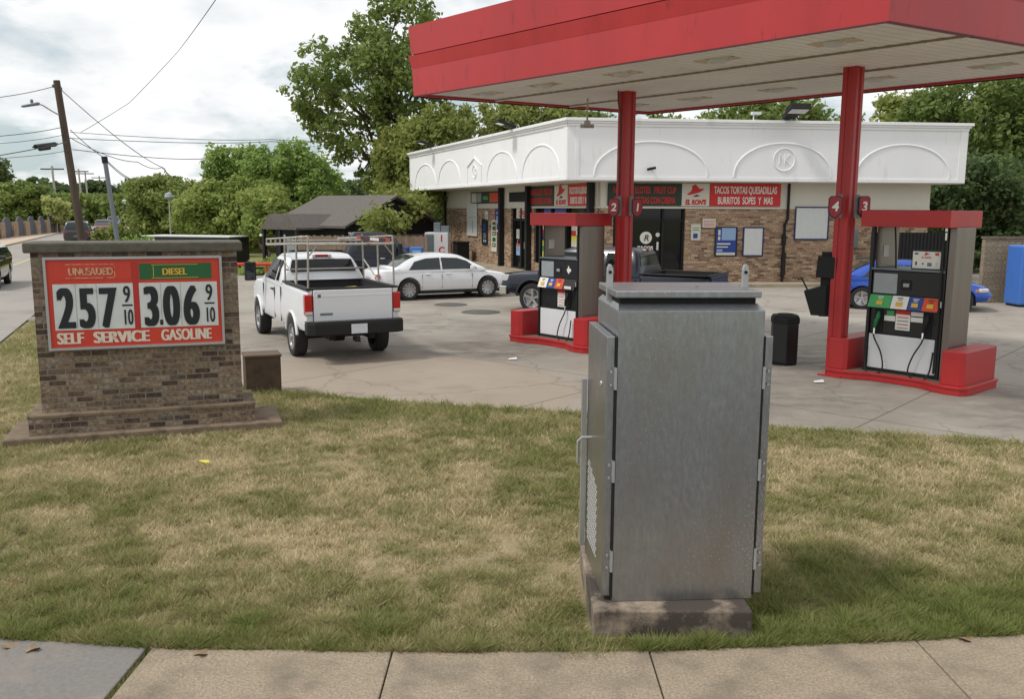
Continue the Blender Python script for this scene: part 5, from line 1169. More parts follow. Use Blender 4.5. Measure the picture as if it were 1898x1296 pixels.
    # door gaps and handles
    for s in (1, -1):
        y = s * (w + .001); ya, yb_ = sorted((s * (w - .02), s * (w + .004)))
        for xx in ([mid, cab1 - .0] if doors == 2 else [xr + .1, mid, cab1]):
            b = MB(); b.box(xx - .0035, xx + .0035, ya, yb_ - .003, .60, belt - .10); b.build('door_gap', M['dark_gap'], t)
        b = MB(); b.box(mid + .08, mid + .26, *sorted((s * (w - .01), s * (w + .03))), belt - .17, belt - .13); b.build('door_handle', M['black'] if not chrome else M['chrome'], t, bevel=.008)
        b = MB(); b.box(cab0 - .04, cab0 - .032, ya, yb_ - .003, .58, rail - .10); b.build('bed_gap', M['dark_gap'], t)
    wheels(t, (0, wb), 2 * w - .20, wr, .27, 5, 'steel' if rack else 'alloy')
    return t

tr = pickup('white extended cab pickup truck with a tall galvanised ladder rack, seen from behind', M['white_truck'], (-3.54, 17.97), 116.0, rack=True)
# ladder rack: parts of the truck
rk = MB(); y0_ = .84; xr0, xr1, xm, xf = -1.10, .95, -.1, 2.9
for s in (1, -1):
    for x, xt in ((xr0 + .02, xr0), (xm, xm - .02), (xr1, xr1)):
        rk.tube([(x, s * y0_, 1.42), (xt, s * (y0_ - .02), 2.38)], .020, 6)
    for z in (2.40, 2.27): rk.tube([(xr0, s * (y0_ - .02), z), (xf, s * (y0_ - .02), z - .17)], .020, 6)
    for k in range(9): x = xr0 + .01 + k * (xf - xr0) / 8; zz_ = 2.27 - .17 * k / 8; rk.tube([(x, s * (y0_ - .02), zz_), (x, s * (y0_ - .02), zz_ + .13)], .016, 6)
    rk.tube([(xr1, s * y0_, 1.85), (xm, s * y0_, 1.45)], .016, 6)
    rk.tube([(xr0, s * (y0_ - .04), 2.25), (xr0, s * (y0_ - .2), 2.25), (xr0, s * y0_, 2.0)], .015, 6)
rk.tube([(xr0, -y0_, 2.25), (xr0, y0_, 2.25)], .028, 6); rk.tube([(xf, -y0_, 2.12), (xf, y0_, 2.12)], .028, 6); rk.tube([(xr1, -y0_, 2.25), (xr1, y0_, 2.25)], .024, 6)
rk.tube([(xr1, -y0_, 1.66), (xr1, y0_, 1.66)], .020, 6)
rk.build('ladder_rack', M['galv'], tr)
b = MB(); b.box(xr0 + .1, 1.3, -y0_ + .03, -y0_ + .04, 2.25, 2.35, 0); b.box(-.7, 1.0, -y0_ + .026, -y0_ + .044, 2.26, 2.335, 1); b.box(-.3, .3, -y0_ + .024, -y0_ + .046, 2.27, 2.33, 2); b.build('sign_board', [pbr('rust_red', lin(150, 62, 46), .6), M['ink'], M['sign_white']], tr)
b = MB(); b.box(-1.0, .2, -.3, .75, .96, 1.3, 0); 
b = MB(); b.tube([(-.9, .6, 1.36), (-.95, -.1, 1.40)], .04, 8); b.tube([(-.7, .62, 1.34), (-.72, -.2, 1.38)], .035, 8); b.build('yellow_pole', M['kerb_yellow'], tr)

pickup('navy blue crew cab pickup beyond the left pump, bed to the right', M['navy_car'], (4.3, 24.3), 151, cab0=.55, cab1=3.45, front=4.85, wb=3.75, bed0=-1.35, hgt=1.88, rail=1.22, chrome=True, doors=4, wr=.42, bigmir=False)
pickup('dark navy pickup parked behind the white sedan near the fence', M['navy_car'], (-6.9, 32.2), 14, cab0=.9, cab1=2.9, front=4.4, wb=3.5, bed0=-1.1, hgt=2.08, rail=1.38, chrome=True, doors=4, wr=.42)

def car(label, paint, loc, rz, L=4.9, H=1.47, w=.92, wb=2.8, ro=1.08, kind='sedan', wr=.33, spokes=10, detail=True, name='parked_car', cat='car', group=None, tail='tail_red'):
    t = thing(name, label, cat, (loc[0], loc[1], 0), rz, group); f = L - ro; k = H / 1.47
    belt = .93 * k
    if kind == 'sedan': st_ = [(-ro, .42, .80 * k, w - .20), (-ro + .06, .36, .93 * k, w - .13), (-ro + .35, .30, 1.00 * k, w - .03), (-.1, .26, 1.00 * k, w), (.7, .25, .97 * k, w), (wb - .6, .25, .95 * k, w), (wb - .1, .26, .91 * k, w - .005), (f - .45, .28, .82 * k, w - .02), (f - .14, .30, .72 * k, w - .10), (f, .36, .60 * k, w - .26)]
    else: st_ = [(-ro, .45, 1.0, w - .12), (-ro + .06, .38, 1.06, w - .05), (-ro + .35, .32, 1.08, w), (.7, .30, 1.06, w), (wb - .4, .30, 1.04, w), (wb, .3, 1.0, w), (f - .35, .32, .92, w - .03), (f - .10, .36, .80, w - .12), (f, .42, .66, w - .26)]
    b = MB(); b.loft([body_ring(s[0], s[1], s[2], s[3], .02, .12, .04) for s in smooth_st(st_, 36)]); body = b.build('body', paint, t, smooth=True); body.parent = None
    apply_bool(body, [cutter(x, wr + .055, s, w, wr + .01) for x in (0, wb) for s in (1, -1)]); body.parent = t
    if kind == 'sedan':
        a0 = -.42; stt = [(a0 - .12, .98 * k), (a0 + .12, 1.12 * k), (a0 + .45, 1.30 * k), (a0 + .85, 1.43 * k), (1.25, H), (1.75, H - .035), (2.1, 1.30 * k), (wb - .08, .97 * k)]; bl = .95 * k
        sides = [[(a0 + .42, bl + .03), (1.10, bl + .03), (1.10, H - .11), (.62, H - .13), (.22, H - .23)], [(1.16, bl + .03), (2.42, bl + .03), (2.05, H - .23), (1.72, H - .13), (1.16, H - .11)]]
        greenhouse(t, paint, stt, bl, w - .035, .34, sides, (wb - .22, 1.88), (a0 + .02, a0 + .72))
    else:
        bl = 1.03; stt = [(-ro + .05, bl), (-ro + .14, 1.3), (-ro + .32, H - .12), (-ro + .6, H - .01), (1.2, H), (1.6, H - .04), (2.05, H - .30), (wb - .15, bl)]
        sides = [[(-ro + .42, bl + .04), (.35, bl + .04), (.35, H - .13), (-ro + .52, H - .16)], [(.42, bl + .04), (1.18, bl + .04), (1.18, H - .12), (.42, H - .13)], [(1.25, bl + .04), (2.25, bl + .04), (1.75, H - .16), (1.25, H - .12)]]
        greenhouse(t, paint, stt, bl, w - .03, .24, sides, (wb - .28, 1.68), (-ro + .10, -ro + .30))
    for s in (1, -1):
        ya, yb_ = sorted((s * (w - .36), s * (w - .10))); z1 = .86 * k if kind == 'sedan' else 1.0
        b = MB(); T_ = Tm(-ro + .08, s * (w - .20), z1 - .08, s * 28); b.box(-.07, .10, -.16, .16, -.07, .08, 0, T_); b.build('taillight', M['tail_red'], t, bevel=.03)
        b = MB(); T_ = Tm(f - .26, s * (w - .19), (.64 * k if kind == 'sedan' else .80), -s * 28); b.box(-.20, .10, -.13, .115, -.05, .07, 0, T_); b.build('headlight', M['lens'], t, bevel=.035)
        if detail:
            b = MB(); b.box(f - .50, f - .36, *sorted((s * (w - .05), s * (w - .018))), .60 * k, .68 * k); b.build('turn_signal', M['amber'], t, bevel=.01)
            for xx in (.45, 1.14, 2.22):
                b = MB(); b.box(xx - .003, xx + .003, *sorted((s * (w - .04), s * (w + .0008))), .38, bl - .12); b.build('door_gap', M['dark_gap'], t)
            for xx in (.56, 1.28): b = MB(); b.box(xx, xx + .19, *sorted((s * (w - .03), s * (w + .022))), bl - .13, bl - .10); b.build('door_handle', paint, t, bevel=.01)
            b = MB(); b.box(.36, wb - .40, *sorted((s * (w - .08), s * (w - .02))), .22, .30); b.build('sill', M['matte_black'], t)
    mirror(t, 2.18, w - .02, bl + .01, paint)
    b = MB(); b.box(f - .10, f - .005, -.42, .42, .34, .48); b.box(f - .14, f - .02, -.36, .36, .56, .62); b.build('grille', M['matte_black'], t, bevel=.02)
    b = MB(); b.box(-ro + .0, -ro + .03, -.25, .25, .62, .75); b.build('licence_plate', M['plate'], t)
    b = MB(); b.box(-ro + .4, f - .4, -w + .25, w - .25, .18, .34); b.build('underbody', M['matte_black'], t)
    wheels(t, (0, wb), 2 * w - .24, wr, .22, spokes)
    return t
car('white four door sedan parked behind the white pickup truck', M['white_car'], (-3.72, 29.4), 27, L=4.9, H=1.47, wr=.345)
car('bright blue sedan parked in front of the store behind the right pump', M['blue_car'], (10.75, 27.6), -14.5, L=4.55, H=1.46, wb=2.75, ro=.95, spokes=5)
car('dark grey suv driving away on the road behind the wooden pole', M['dkgrey_car'], (-35.0, 72.2), 112, L=4.8, H=1.85, w=1.0, kind='suv', wr=.38, detail=False, name='moving_car', group='cars out on the far road')
car('maroon car coming along the far road', M['maroon_car'], (-46.9, 103), -67, L=4.8, H=1.6, w=.95, kind='suv', detail=False, name='moving_car', group='cars out on the far road')
car('silver blue car farther along the road behind the maroon one', M['silver_car'], (-59.5, 134), -66, L=4.8, H=1.7, w=.95, kind='suv', detail=False, name='moving_car', group='cars out on the far road')
car('white car at the far bend of the road', M['white_car'], (-91, 208), -58, L=5.0, H=1.6, w=1.0, kind='suv', detail=False, name='moving_car', group='cars out on the far road')
car('black car entering at the left edge of the road', M['black_car'], (-20.2, 34.0), -68, L=4.6, H=1.55, wb=2.7, kind='suv', detail=False, name='moving_car', wr=.36)
car('blue van parked beyond the block wall, its roof showing over the gate', M['silver_car'], (15.6, 39.5), 5, L=5.0, H=2.25, w=1.0, kind='suv', detail=False)
b = MB(); b.box(-.9, .9, -.1, .1, 0, .15)
ks = b.build('parking_block', M['kerb_yellow'], bevel=.02); ks.location = (-.15, 33.2, 0); ks.rotation_euler = (0, 0, R_(-68)); tag(ks, 'faded yellow parking block in front of the white sedan', 'parking block')

# ------------------------------------------------------------------ person
def person():
    t = thing('person', 'dark haired person in a grey shirt and sunglasses standing behind the left pump', 'person', (2.27, 20.55, 0), 215)
    J = {'pel': (0, 0, .95, .13), 'wa': (0, 0, 1.08, .125), 'ch': (0, 0, 1.30, .15), 'nb': (0, 0, 1.46, .085), 'nk': (.01, 0, 1.54, .058), 'hd': (.02, 0, 1.62, .085), 'ht': (.015, 0, 1.70, .095), 'tp': (.0, 0, 1.77, .06)}
    E = [('pel', 'wa'), ('wa', 'ch'), ('ch', 'nb'), ('nb', 'nk'), ('nk', 'hd'), ('hd', 'ht'), ('ht', 'tp')]
    for s, n in ((1, 'l'), (-1, 'r')):
        J.update({'h' + n: (0, s * .10, .90, .095), 'k' + n: (.03, s * .11, .50, .062), 'a' + n: (-.01, s * .11, .09, .042), 't' + n: (.13, s * .12, .04, .035),
                  's' + n: (0, s * .19, 1.42, .062), 'e' + n: (.0, s * .25, 1.14, .045), 'w' + n: (.12, s * .23, .92, .032), 'p' + n: (.17, s * .22, .86, .034)})
        E += [('pel', 'h' + n), ('h' + n, 'k' + n), ('k' + n, 'a' + n), ('a' + n, 't' + n), ('nb', 's' + n), ('s' + n, 'e' + n), ('e' + n, 'w' + n), ('w' + n, 'p' + n)]
        for q, (dy, ln) in enumerate([(-.03, .07), (-.01, .085), (.01, .08), (.03, .065)]):
            J['f%s%d' % (n, q)] = (.19, s * .22 + dy, .82, .010); J['g%s%d' % (n, q)] = (.20, s * .22 + dy * 1.1, .82 - ln, .008)
            E += [('p' + n, 'f%s%d' % (n, q)), ('f%s%d' % (n, q), 'g%s%d' % (n, q))]
        J['m' + n] = (.215, s * .19, .84, .011); J['o' + n] = (.235, s * .185, .80, .009); E += [('p' + n, 'm' + n), ('m' + n, 'o' + n)]
    ks_ = list(J); ix = {k: i for i, k in enumerate(ks_)}
    me = bpy.data.meshes.new('body'); me.from_pydata([J[k][:3] for k in ks_], [(ix[a], ix[c]) for a, c in E], []); o = bpy.data.objects.new('body', me); COL.objects.link(o)
    m = o.modifiers.new('skin', 'SKIN'); sub = o.modifiers.new('sub', 'SUBSURF'); sub.levels = sub.render_levels = 2
    for i, k in enumerate(ks_): r = J[k][3]; me.skin_vertices[0].data[i].radius = (r, r * (1.0 if k not in ('ch', 'wa', 'pel', 'nb') else .8)); 
    me.skin_vertices[0].data[0].use_root = True
    bpy.context.view_layer.update(); m2 = bpy.data.meshes.new_from_object(o.evaluated_get(bpy.context.evaluated_depsgraph_get())); bpy.data.objects.remove(o)
    m2.materials.clear()
    for mm in ('skin', 'shirt', 'trousers', 'hair'): m2.materials.append(M[mm])
    for p in m2.polygons:
        c = p.center; p.use_smooth = True
        p.material_index = 3 if (c.z > 1.69 or (c.z > 1.62 and c.x < -.02)) else 0 if c.z > 1.50 or (abs(c.y) > .17 and c.z < 1.16 and c.z > .7) else 1 if c.z > .95 else 3 if c.z < .08 else 2
    o = bpy.data.objects.new('body', m2); COL.objects.link(o); o.parent = t
    b = MB(); b.lathe([(.001, .0), (.10, .03), (.112, .07), (.095, .12), (.05, .155), (.001, .16)], n=20, M=Tm(-.012, 0, 1.655)); b.build('hair', M['hair'], t, smooth=True)
    b = MB(); b.box(.085, .115, -.075, -.01, 1.655, 1.695); b.box(.085, .115, .01, .075, 1.655, 1.695); b.box(.095, .112, -.01, .01, 1.675, 1.69); b.box(-.0, .10, -.088, -.082, 1.675, 1.688); b.box(-.0, .10, .082, .088, 1.675, 1.688); b.build('sunglasses', M['matte_black'], t, bevel=.005)
    b = MB(); b.add([(.098, 0, 1.67), (.10, -.016, 1.62), (.10, .016, 1.62), (.13, 0, 1.628)], [(0, 1, 3), (0, 3, 2), (1, 2, 3), (0, 2, 1)]); b.build('nose', M['skin'], t)
    for s in (1, -1): b = MB(); b.lathe([(.001, -.008), (.025, -.006), (.028, .006), (.001, .01)], axis='Y', n=12, M=Tm(.005, s * .092, 1.65)); b.build('ear', M['skin'], t, smooth=True)
person()

# ------------------------------------------------------------------ things by the store
t = on_wall('ice_machine', 'white ice vending box with red lettering at the left end of the store', 'ice box', W0, AL, -19.2, 0, None, 1.25)
t.location = (-3.72, 46.6, 0); t.rotation_euler = (0, 0, R_(-4))
MB().box(-.75, .45, -.6, .5, .12, 1.75).build('body', M['white'], t, bevel=.02)
MB().box(-.72, -.28, -.615, -.6, .3, 1.65).build('door', M['grey_metal'], t, bevel=.01)
for i, ch in enumerate('ICE'): text('lettering', ch, .46, Tm(.12, -.603, 1.30 - i * .60), M['letter_red'], t, bold=.012)
b = MB(); b.box(-.35, .0, -.2, .3, 1.75, 2.25); b.box(.02, .45, -.2, .3, 1.75, 2.08); b.build('cooling_unit', M['grey_metal'], t, bevel=.02)
t = on_wall('trash_can', 'black square trash can against the left side wall near the ice box', 'trash can', W0, AL, -15.2, .14, None, .75)
b = MB(); b.box(-.38, .38, -.35, .35, 0, .95); b.build('body', M['matte_black'], t, bevel=.04); b = MB(); b.box(-.41, .41, -.38, .38, .95, 1.08); b.build('lid', M['black'], t, bevel=.05)
t = on_wall('orange_marker', 'narrow orange and white marker panel beside the ice box', 'marker', W0, AL, -17.3, .14, None, .7)
MB().box(-.14, .14, -.04, .04, .0, .95).build('panel', M['orange'], t, bevel=.01); b = MB(); b.box(-.14, .14, -.045, -.04, .25, .38); b.box(-.06, .06, -.045, -.04, .5, .8); b.build('stripe', M['sign_white'], t)
t = thing('vending_box', 'pair of small blue boxes standing before the wood fence', 'newspaper box', (-4.9, 42.6, 0), 0)
for dx, m_ in ((-.35, 'blue'), (.35, 'lblue')):
    b = MB(); b.box(dx - .3, dx + .3, -.25, .25, 0, 1.15); bb = b.build('box', M[m_], t, bevel=.05)
    b = MB(); b.box(dx - .2, dx + .2, -.26, -.25, .7, 1.0); b.build('window', M['pale_blue'], bb)
# wood fence
t = thing('wood_fence', 'brown wooden picket fence behind the parked cars', 'fence', (-10.6, 44.2, -.95))
b = MB(); n = 50
for i in range(n):
    x = i * .128; b.box(x, x + .118, -.01, .012, 0.0, 2.56 + .03 * math.sin(i * 2.3))
b.build('boards', M['wood_fence'], t)
b = MB(); b.box(0, n * .128, .013, .05, .3, .4); b.box(0, n * .128, .013, .05, 2.0, 2.1)
b.build('rails', M['wood_fence'], t)
# red pipe rail at the edge of the concrete
t = thing('red_barrier', 'low red pipe barrier rail behind the white pickup truck', 'barrier', (-12.3, 38.6, 0), 10)
b = MB(); b.cyl((0, 0, .52), (3.2, 0, .52), .075, n=14); b.build('rail', M['sign_red'], t, smooth=True)
for x in (.2, 1.6, 3.0): b = MB(); b.cyl((x, 0, -.4), (x, 0, .52), .05); b.build('post', M['sign_red'], t, smooth=True)
# cargo trailer
t = thing('cargo_trailer', 'black enclosed cargo trailer with a pale roof edge behind the price sign', 'trailer', (-16.9, 49.6, -.97), -14)
b = MB(); b.box(-3.4, 2.0, -1.0, 1.0, .35, 2.33); b.build('body', M['black'], t, bevel=.04); b = MB(); b.box(-3.42, 2.02, -1.02, 1.02, 2.33, 2.40); b.build('roof', M['sign_white'], t, bevel=.02)
b = MB(); b.box(-3.1, -2.9, -1.01, -1.0, .6, 2.2); b.box(-2.8, -2.6, -1.012, -1.0, 1.9, 2.2); b.build('decal', M['sign_white'], t)
for x in (-.9, -.1):
    for s in (1, -1): b = MB(); b.cyl((x, s * .98, .34), (x, s * 1.12, .34), .33, n=24); b.build('wheel', M['rubber'], t)
b = MB(); b.tube([(-3.4, -.4, .45), (-4.4, 0, .45), (-3.4, .4, .45)], .05, 6); b.build('hitch', M['matte_black'], t)
# dark house
t = thing('dark_house', 'dark sided single storey house with a brown shingle roof beyond the fence', 'house', (-8.4, 45.0, -.95), 143.1)
# local x along the eave (away-left), local y = -(gable direction) ; gable direction is to the right-away
LXh, LYh, ez, rz_ = 6.2, 7.6, 3.02, 4.62
MB().box(.45, LXh - .3, -LYh + .3, -.35, 0, ez).build('wall', M['siding'], t)
b = MB(); b.add([(.45, -.35, ez), (.45, -LYh + .3, ez), (.45, -LYh / 2, rz_ - .12), (LXh - .3, -.35, ez), (LXh - .3, -LYh + .3, ez), (LXh - .3, -LYh / 2, rz_ - .12)], [(0, 1, 2), (3, 5, 4), (0, 3, 4, 1), (1, 4, 5, 2), (0, 2, 5, 3)]); b.build('gable', M['siding'], t)
MB().box(.36, .45, -LYh + .4, -.45, 0, 2.5).build('brick_skirt', M['grey_brick'], t)
b = MB()
for s in (0, 1):
    ya, yb_ = (0.0, -LYh / 2) if s == 0 else (-LYh, -LYh / 2)
    b.add([(0, ya, ez), (LXh, ya, ez), (LXh, yb_, rz_), (0, yb_, rz_), (0, ya, ez - .12), (LXh, ya, ez - .12), (LXh, yb_, rz_ - .12), (0, yb_, rz_ - .12)], [(0, 1, 2, 3), (7, 6, 5, 4), (0, 4, 5, 1), (1, 5, 6, 2), (2, 6, 7, 3), (3, 7, 4, 0)])
b.build('roof', M['shingle'], t)
for y in (-2.2, -4.6): 
    b = MB(); b.box(.32, .36, y - .5, y + .5, 1.0, 2.1); wf = b.build('window', M['glass'], t); b = MB(); b.box(.30, .32, y - .58, y + .58, .92, 1.0); b.box(.30, .32, y - .58, y + .58, 2.1, 2.18); b.build('frame', M['sign_white'], wf)
for x in (1.5, 3.0, 4.6):
    b = MB(); b.box(x - .35, x + .35, -.35, -.31, 1.0, 2.3); wf = b.build('window', M['grey_lcd'], t); b = MB(); b.box(x - .42, x + .42, -.33, -.30, .92, .99); b.box(x - .42, x - .36, -.33, -.30, 1.0, 2.3); b.box(x + .36, x + .42, -.33, -.30, 1.0, 2.3); b.build('frame', M['matte_black'], wf)
# small porch gables on the left
for (px_, w_) in ((2.5, .68), (3.9, .68)):
    b = MB(); zc_, ze_ = 3.60, 2.92
    b.add([(px_ - w_, 1.6, ze_), (px_, 1.6, zc_), (px_ + w_, 1.6, ze_), (px_ - w_, -1.8, ze_), (px_, -1.8, zc_), (px_ + w_, -1.8, ze_), (px_ - w_, 1.6, ze_ - .1), (px_ + w_, 1.6, ze_ - .1), (px_ - w_, -1.8, ze_ - .1), (px_ + w_, -1.8, ze_ - .1)],
          [(0, 1, 4, 3), (1, 2, 5, 4), (6, 7, 2, 1, 0), (8, 3, 4, 5, 9), (6, 8, 9, 7), (0, 3, 8, 6), (2, 7, 9, 5)]); b.build('porch_roof', M['shingle'], t)
for x in (1.9, 3.2, 4.5): MB().box(x - .08, x + .08, 1.4, 1.56, 0, 2.84).build('porch_post', M['siding'], t)
b = MB(); b.lathe([(.001, -.1), (.1, 0), (.001, .1)], n=12, M=Tm(4.4, 1.75, 2.5)); b.build('porch_lamp', M['letter_clean'], t, smooth=True)

# right side: block wall, gate, blue machine
t = thing('block_wall', 'tan concrete block wall beside the blue machine at the right', 'wall', (15.25, 28.9, 0), 0)
MB().box(0, 9, 0, .22, 0, 2.08).build('blocks', M['cmu'], t); MB().box(-.03, 9, -.03, .25, 2.08, 2.14).build('coping', M['conc_pad'] if False else M['slab_old'], t)
t = thing('metal_gate', 'black corrugated metal gate between the store and the block wall', 'gate', (12.75, 31.6, 0), 0)
b = MB()
for i in range(26): x = i * .125; b.box(x, x + .07, -.025, .0, 0.08, 2.2); b.box(x + .07, x + .125, -.0, .02, 0.08, 2.2)
b.build('sheet', M['matte_black'], t)
for x in (-.05, 3.27): MB().box(x - .05, x + .05, -.06, .06, 0, 2.3).build('post', M['matte_black'], t)
t = thing('blue_machine', 'bright blue vending machine with yellow and white print at the right edge', 'vending machine', (16.3, 27.9, 0), 3)
b = MB(); b.box(-.62, .9, -.35, .45, .06, 1.9); b.build('body', M['lblue'], t, bevel=.05)
b = MB(); b.box(-.45, .6, -.36, -.35, 1.62, 1.70, 0); b.box(-.45, .6, -.36, -.35, 1.48, 1.56, 0); b.box(-.45, .6, -.36, -.35, 1.02, 1.38, 1); b.box(-.4, .3, -.366, -.36, 1.05, 1.25, 0); b.box(-.45, .6, -.36, -.35, .68, .92, 2); b.box(-.3, .4, -.36, -.35, .5, .6, 3)
b.build('print', [M['yellow'], M['letter_clean'], M['pale_blue'], M['blue']], t)
for x in (-.5, .75): MB().box(x - .05, x + .05, -.3, .4, 0, .06).build('foot', M['matte_black'], t)

# ------------------------------------------------------------------ poles and wires
t = thing('utility_pole', 'tall leaning brown wooden utility pole with a street lamp arm', 'utility pole', (-16.25, 34, 0), 0, 'wooden utility poles')
top = Vector((-.62, 0, 7.55))
b = MB(); b.cyl((0.10, 0, -.3), tuple(top), .165, .12, 14); b.build('pole', M['wood_pole'], t, smooth=True)
b = MB(); b.tube([(-.42, 0, 6.2), (-.75, -.2, 6.42), (-1.0, -.4, 6.62), (-1.15, -.5, 6.66)], .025, 8); ar = b.build('lamp_arm', M['galv'], t, smooth=True)
b = MB(); b.add([(-1.1, -.55, 6.62), (-1.1, -.35, 6.62), (-1.7, -.42, 6.52), (-1.7, -.62, 6.52), (-1.1, -.55, 6.72), (-1.1, -.35, 6.72), (-1.68, -.44, 6.60), (-1.68, -.6, 6.60)], [(0, 1, 2, 3), (7, 6, 5, 4), (0, 4, 5, 1), (1, 5, 6, 2), (2, 6, 7, 3), (3, 7, 4, 0)]); b.cyl((-1.35, -.47, 6.68), (-1.35, -.47, 6.82), .05); b.build('lamp_head', M['grey_metal'], ar, bevel=.03)
b = MB()
for z, dx in ((7.35, -.16), (7.25, .12), (5.9, -.1), (5.6, -.1), (5.35, -.1), (5.05, .1)): xx = .1 - .72 * (z / 7.55); b.cyl((xx + dx, 0, z - .05), (xx + dx, 0, z + .06), .04, n=8)
b.build('insulator', M['grey_metal'], t)
t = thing('splice_case', 'black cable splice case hanging on the wire left of the wooden pole', 'splice case', (-17.0, 33.1, 5.12), 77)
b = MB(); b.cyl((-.5, 0, -.06), (.5, 0, .10), .085, n=12); b.cyl((-.62, 0, -.08), (-.5, 0, -.06), .03); b.cyl((.5, 0, .1), (.62, 0, .12), .04); b.cyl((-.3, 0, -.13), (.2, 0, -.05), .07, n=10); b.build('case', M['black'], t, smooth=True)
t = thing('grey_pole', 'leaning grey metal pole with a dark cap right of the wooden pole', 'pole', (-13.5, 31, 0))
b = MB(); b.cyl((0, 0, 0), (-.42, 0, 4.45), .085, .075, 14); b.build('pole', M['grey_metal'], t, smooth=True); b = MB(); b.cyl((-.42, 0, 4.42), (-.44, 0, 4.64), .10, .10, 12); b.build('cap', M['matte_black'], t)
def wire(pts, label, sag=.35, r=.014):
    P = []
    for a, c_ in zip(pts[:-1], pts[1:]):
        a = Vector(a); c_ = Vector(c_); n = 14; sg = sag * (a - c_).length / 30
        for i in range(n): u_ = i / n; p = a.lerp(c_, u_); p.z -= sg * 4 * u_ * (1 - u_); P.append(p)
    P.append(Vector(pts[-1])); b = MB(); b.tube(P, [r * max(.6, p.y / 34) for p in P], 5); o = b.build('overhead_wire', M['wire'], None); tag(o, label, 'wire', 'overhead wires')
wire([(-16.98, 34, 7.34), (-13.98, 25, 5.87), (-12.8, 21, 5.2)], 'wire from the top of the wooden pole to the left edge', .1)
wire([(-16.75, 34, 7.24), (-32.64, 85, 6.61), (-38, 102, 5.0)], 'wire falling from the top of the wooden pole to the far right trees', .2)
wire([(-3.0, 10, 5.45), (-3.8, 12, 5.60), (-6.89, 19, 6.09), (-11.3, 27, 5.97), (-16.1, 34, 5.69)], 'wire curving from the wooden pole up to the top of the view', .05, .010)
wire([(-16.73, 34, 5.88), (-13.5, 24, 4.76), (-12, 19.5, 4.3)], 'upper of the three thin wires left of the wooden pole', .1)
wire([(-16.75, 34, 5.59), (-13.52, 24, 4.57), (-12.2, 20, 4.2)], 'middle of the three thin wires left of the wooden pole', .1, .011)
wire([(-16.57, 34, 5.35), (-12.41, 22, 4.15), (-11.6, 20, 3.95)], 'wire that carries the black splice case', .05, .018)
wire([(-16.55, 34, 5.04), (-12.42, 22, 4.08), (-11.6, 20, 3.9)], 'lowest wire left of the wooden pole', .1, .011)
wire([(-16.5, 34, 5.69), (-21.35, 80, 8.94), (-17.82, 100, 10.27)], 'upper of the near level wires right of the wooden pole', .1, .011)
wire([(-16.52, 34, 5.47), (-21.36, 80, 8.76), (-18.61, 95, 9.84)], 'second of the near level wires right of the wooden pole', .1, .012)
wire([(-16.45, 34, 5.06), (-27.11, 80, 7.25), (-22, 110, 8.9)], 'lowest level wire right of the wooden pole above the gum trees', .1)
wire([(-16.49, 34, 5.78), (-22.58, 50, 5.7), (-37.84, 90, 5.7)], 'steep wire from the pole down to the far dark trees', .1)
wire([(-16.52, 34, 5.49), (-24.8, 60, 5.93), (-34.82, 90, 6.93), (-44, 120, 6.5)], 'slack wire from the pole to the round dark oak', .25)
wire([(-13.9, 31, 4.5), (-33.15, 80, 5.54), (-40, 100, 5.0)], 'wire from the cap of the grey pole to the far trees', .2)
for (x, y, h, lb) in ((-66.2, 125, 8.6, 'far wooden pole with a crossarm, nearest of the far group'), (-70.6, 148, 9.2, 'far wooden pole with a crossarm in the middle of the far group'), (-79.0, 168, 9.6, 'thin far pole with a crossarm just right of the middle one'), (-86.5, 190, 9.6, 'farthest wooden pole with a crossarm')):
    if y == 125: x, = (-63.2,)
    t = thing('utility_pole', lb, 'utility pole', (x, y, 0), 0, 'wooden utility poles')
    MB().cyl((0, 0, 0), (-.3, 0, h), .19, .14, 8).build('pole', M['galv'], t); MB().box(-1.9, 1.3, -.09, .09, h - .5, h - .32).build('crossarm', M['wood_pole'], t)
for i, (x, y, h) in enumerate([(-20.95, 55, 3.7), (-39.6, 92, 3.6), (-42.8, 101, 3.5), (-46.2, 111, 3.4), (-50.6, 124, 3.4)]):
    lb = ['park lamp on a thin post before the yellow green tree', 'nearest black lamp post of the row right of the far road', 'second black lamp post of the row right of the far road', 'third black lamp post of the row right of the far road', 'farthest black lamp post of the row right of the far road'][i]
    t = thing('lamp_post', lb, 'street lamp', (x, y, -.95 if i == 0 else 0), 0, None if i == 0 else 'black lamp posts by the road')
    k = .95 if i == 0 else 0
    b = MB(); b.cyl((0, 0, 0), (0, 0, h + k - .3), .09 if i else .05, .06 if i else .04, 10)
    if i: b.cyl((0, 0, 0), (0, 0, .7), .32, .12, 10)
    b.build('post', M['matte_black'] if i else M['galv'], t); b = MB(); b.lathe([(.05, h + k - .3), (.28, h + k - .12), (.2, h + k + .1), (.001, h + k + .2)], n=12); b.build('lantern', M['sign_white'] if i else M['grey_lcd'], t, smooth=True)

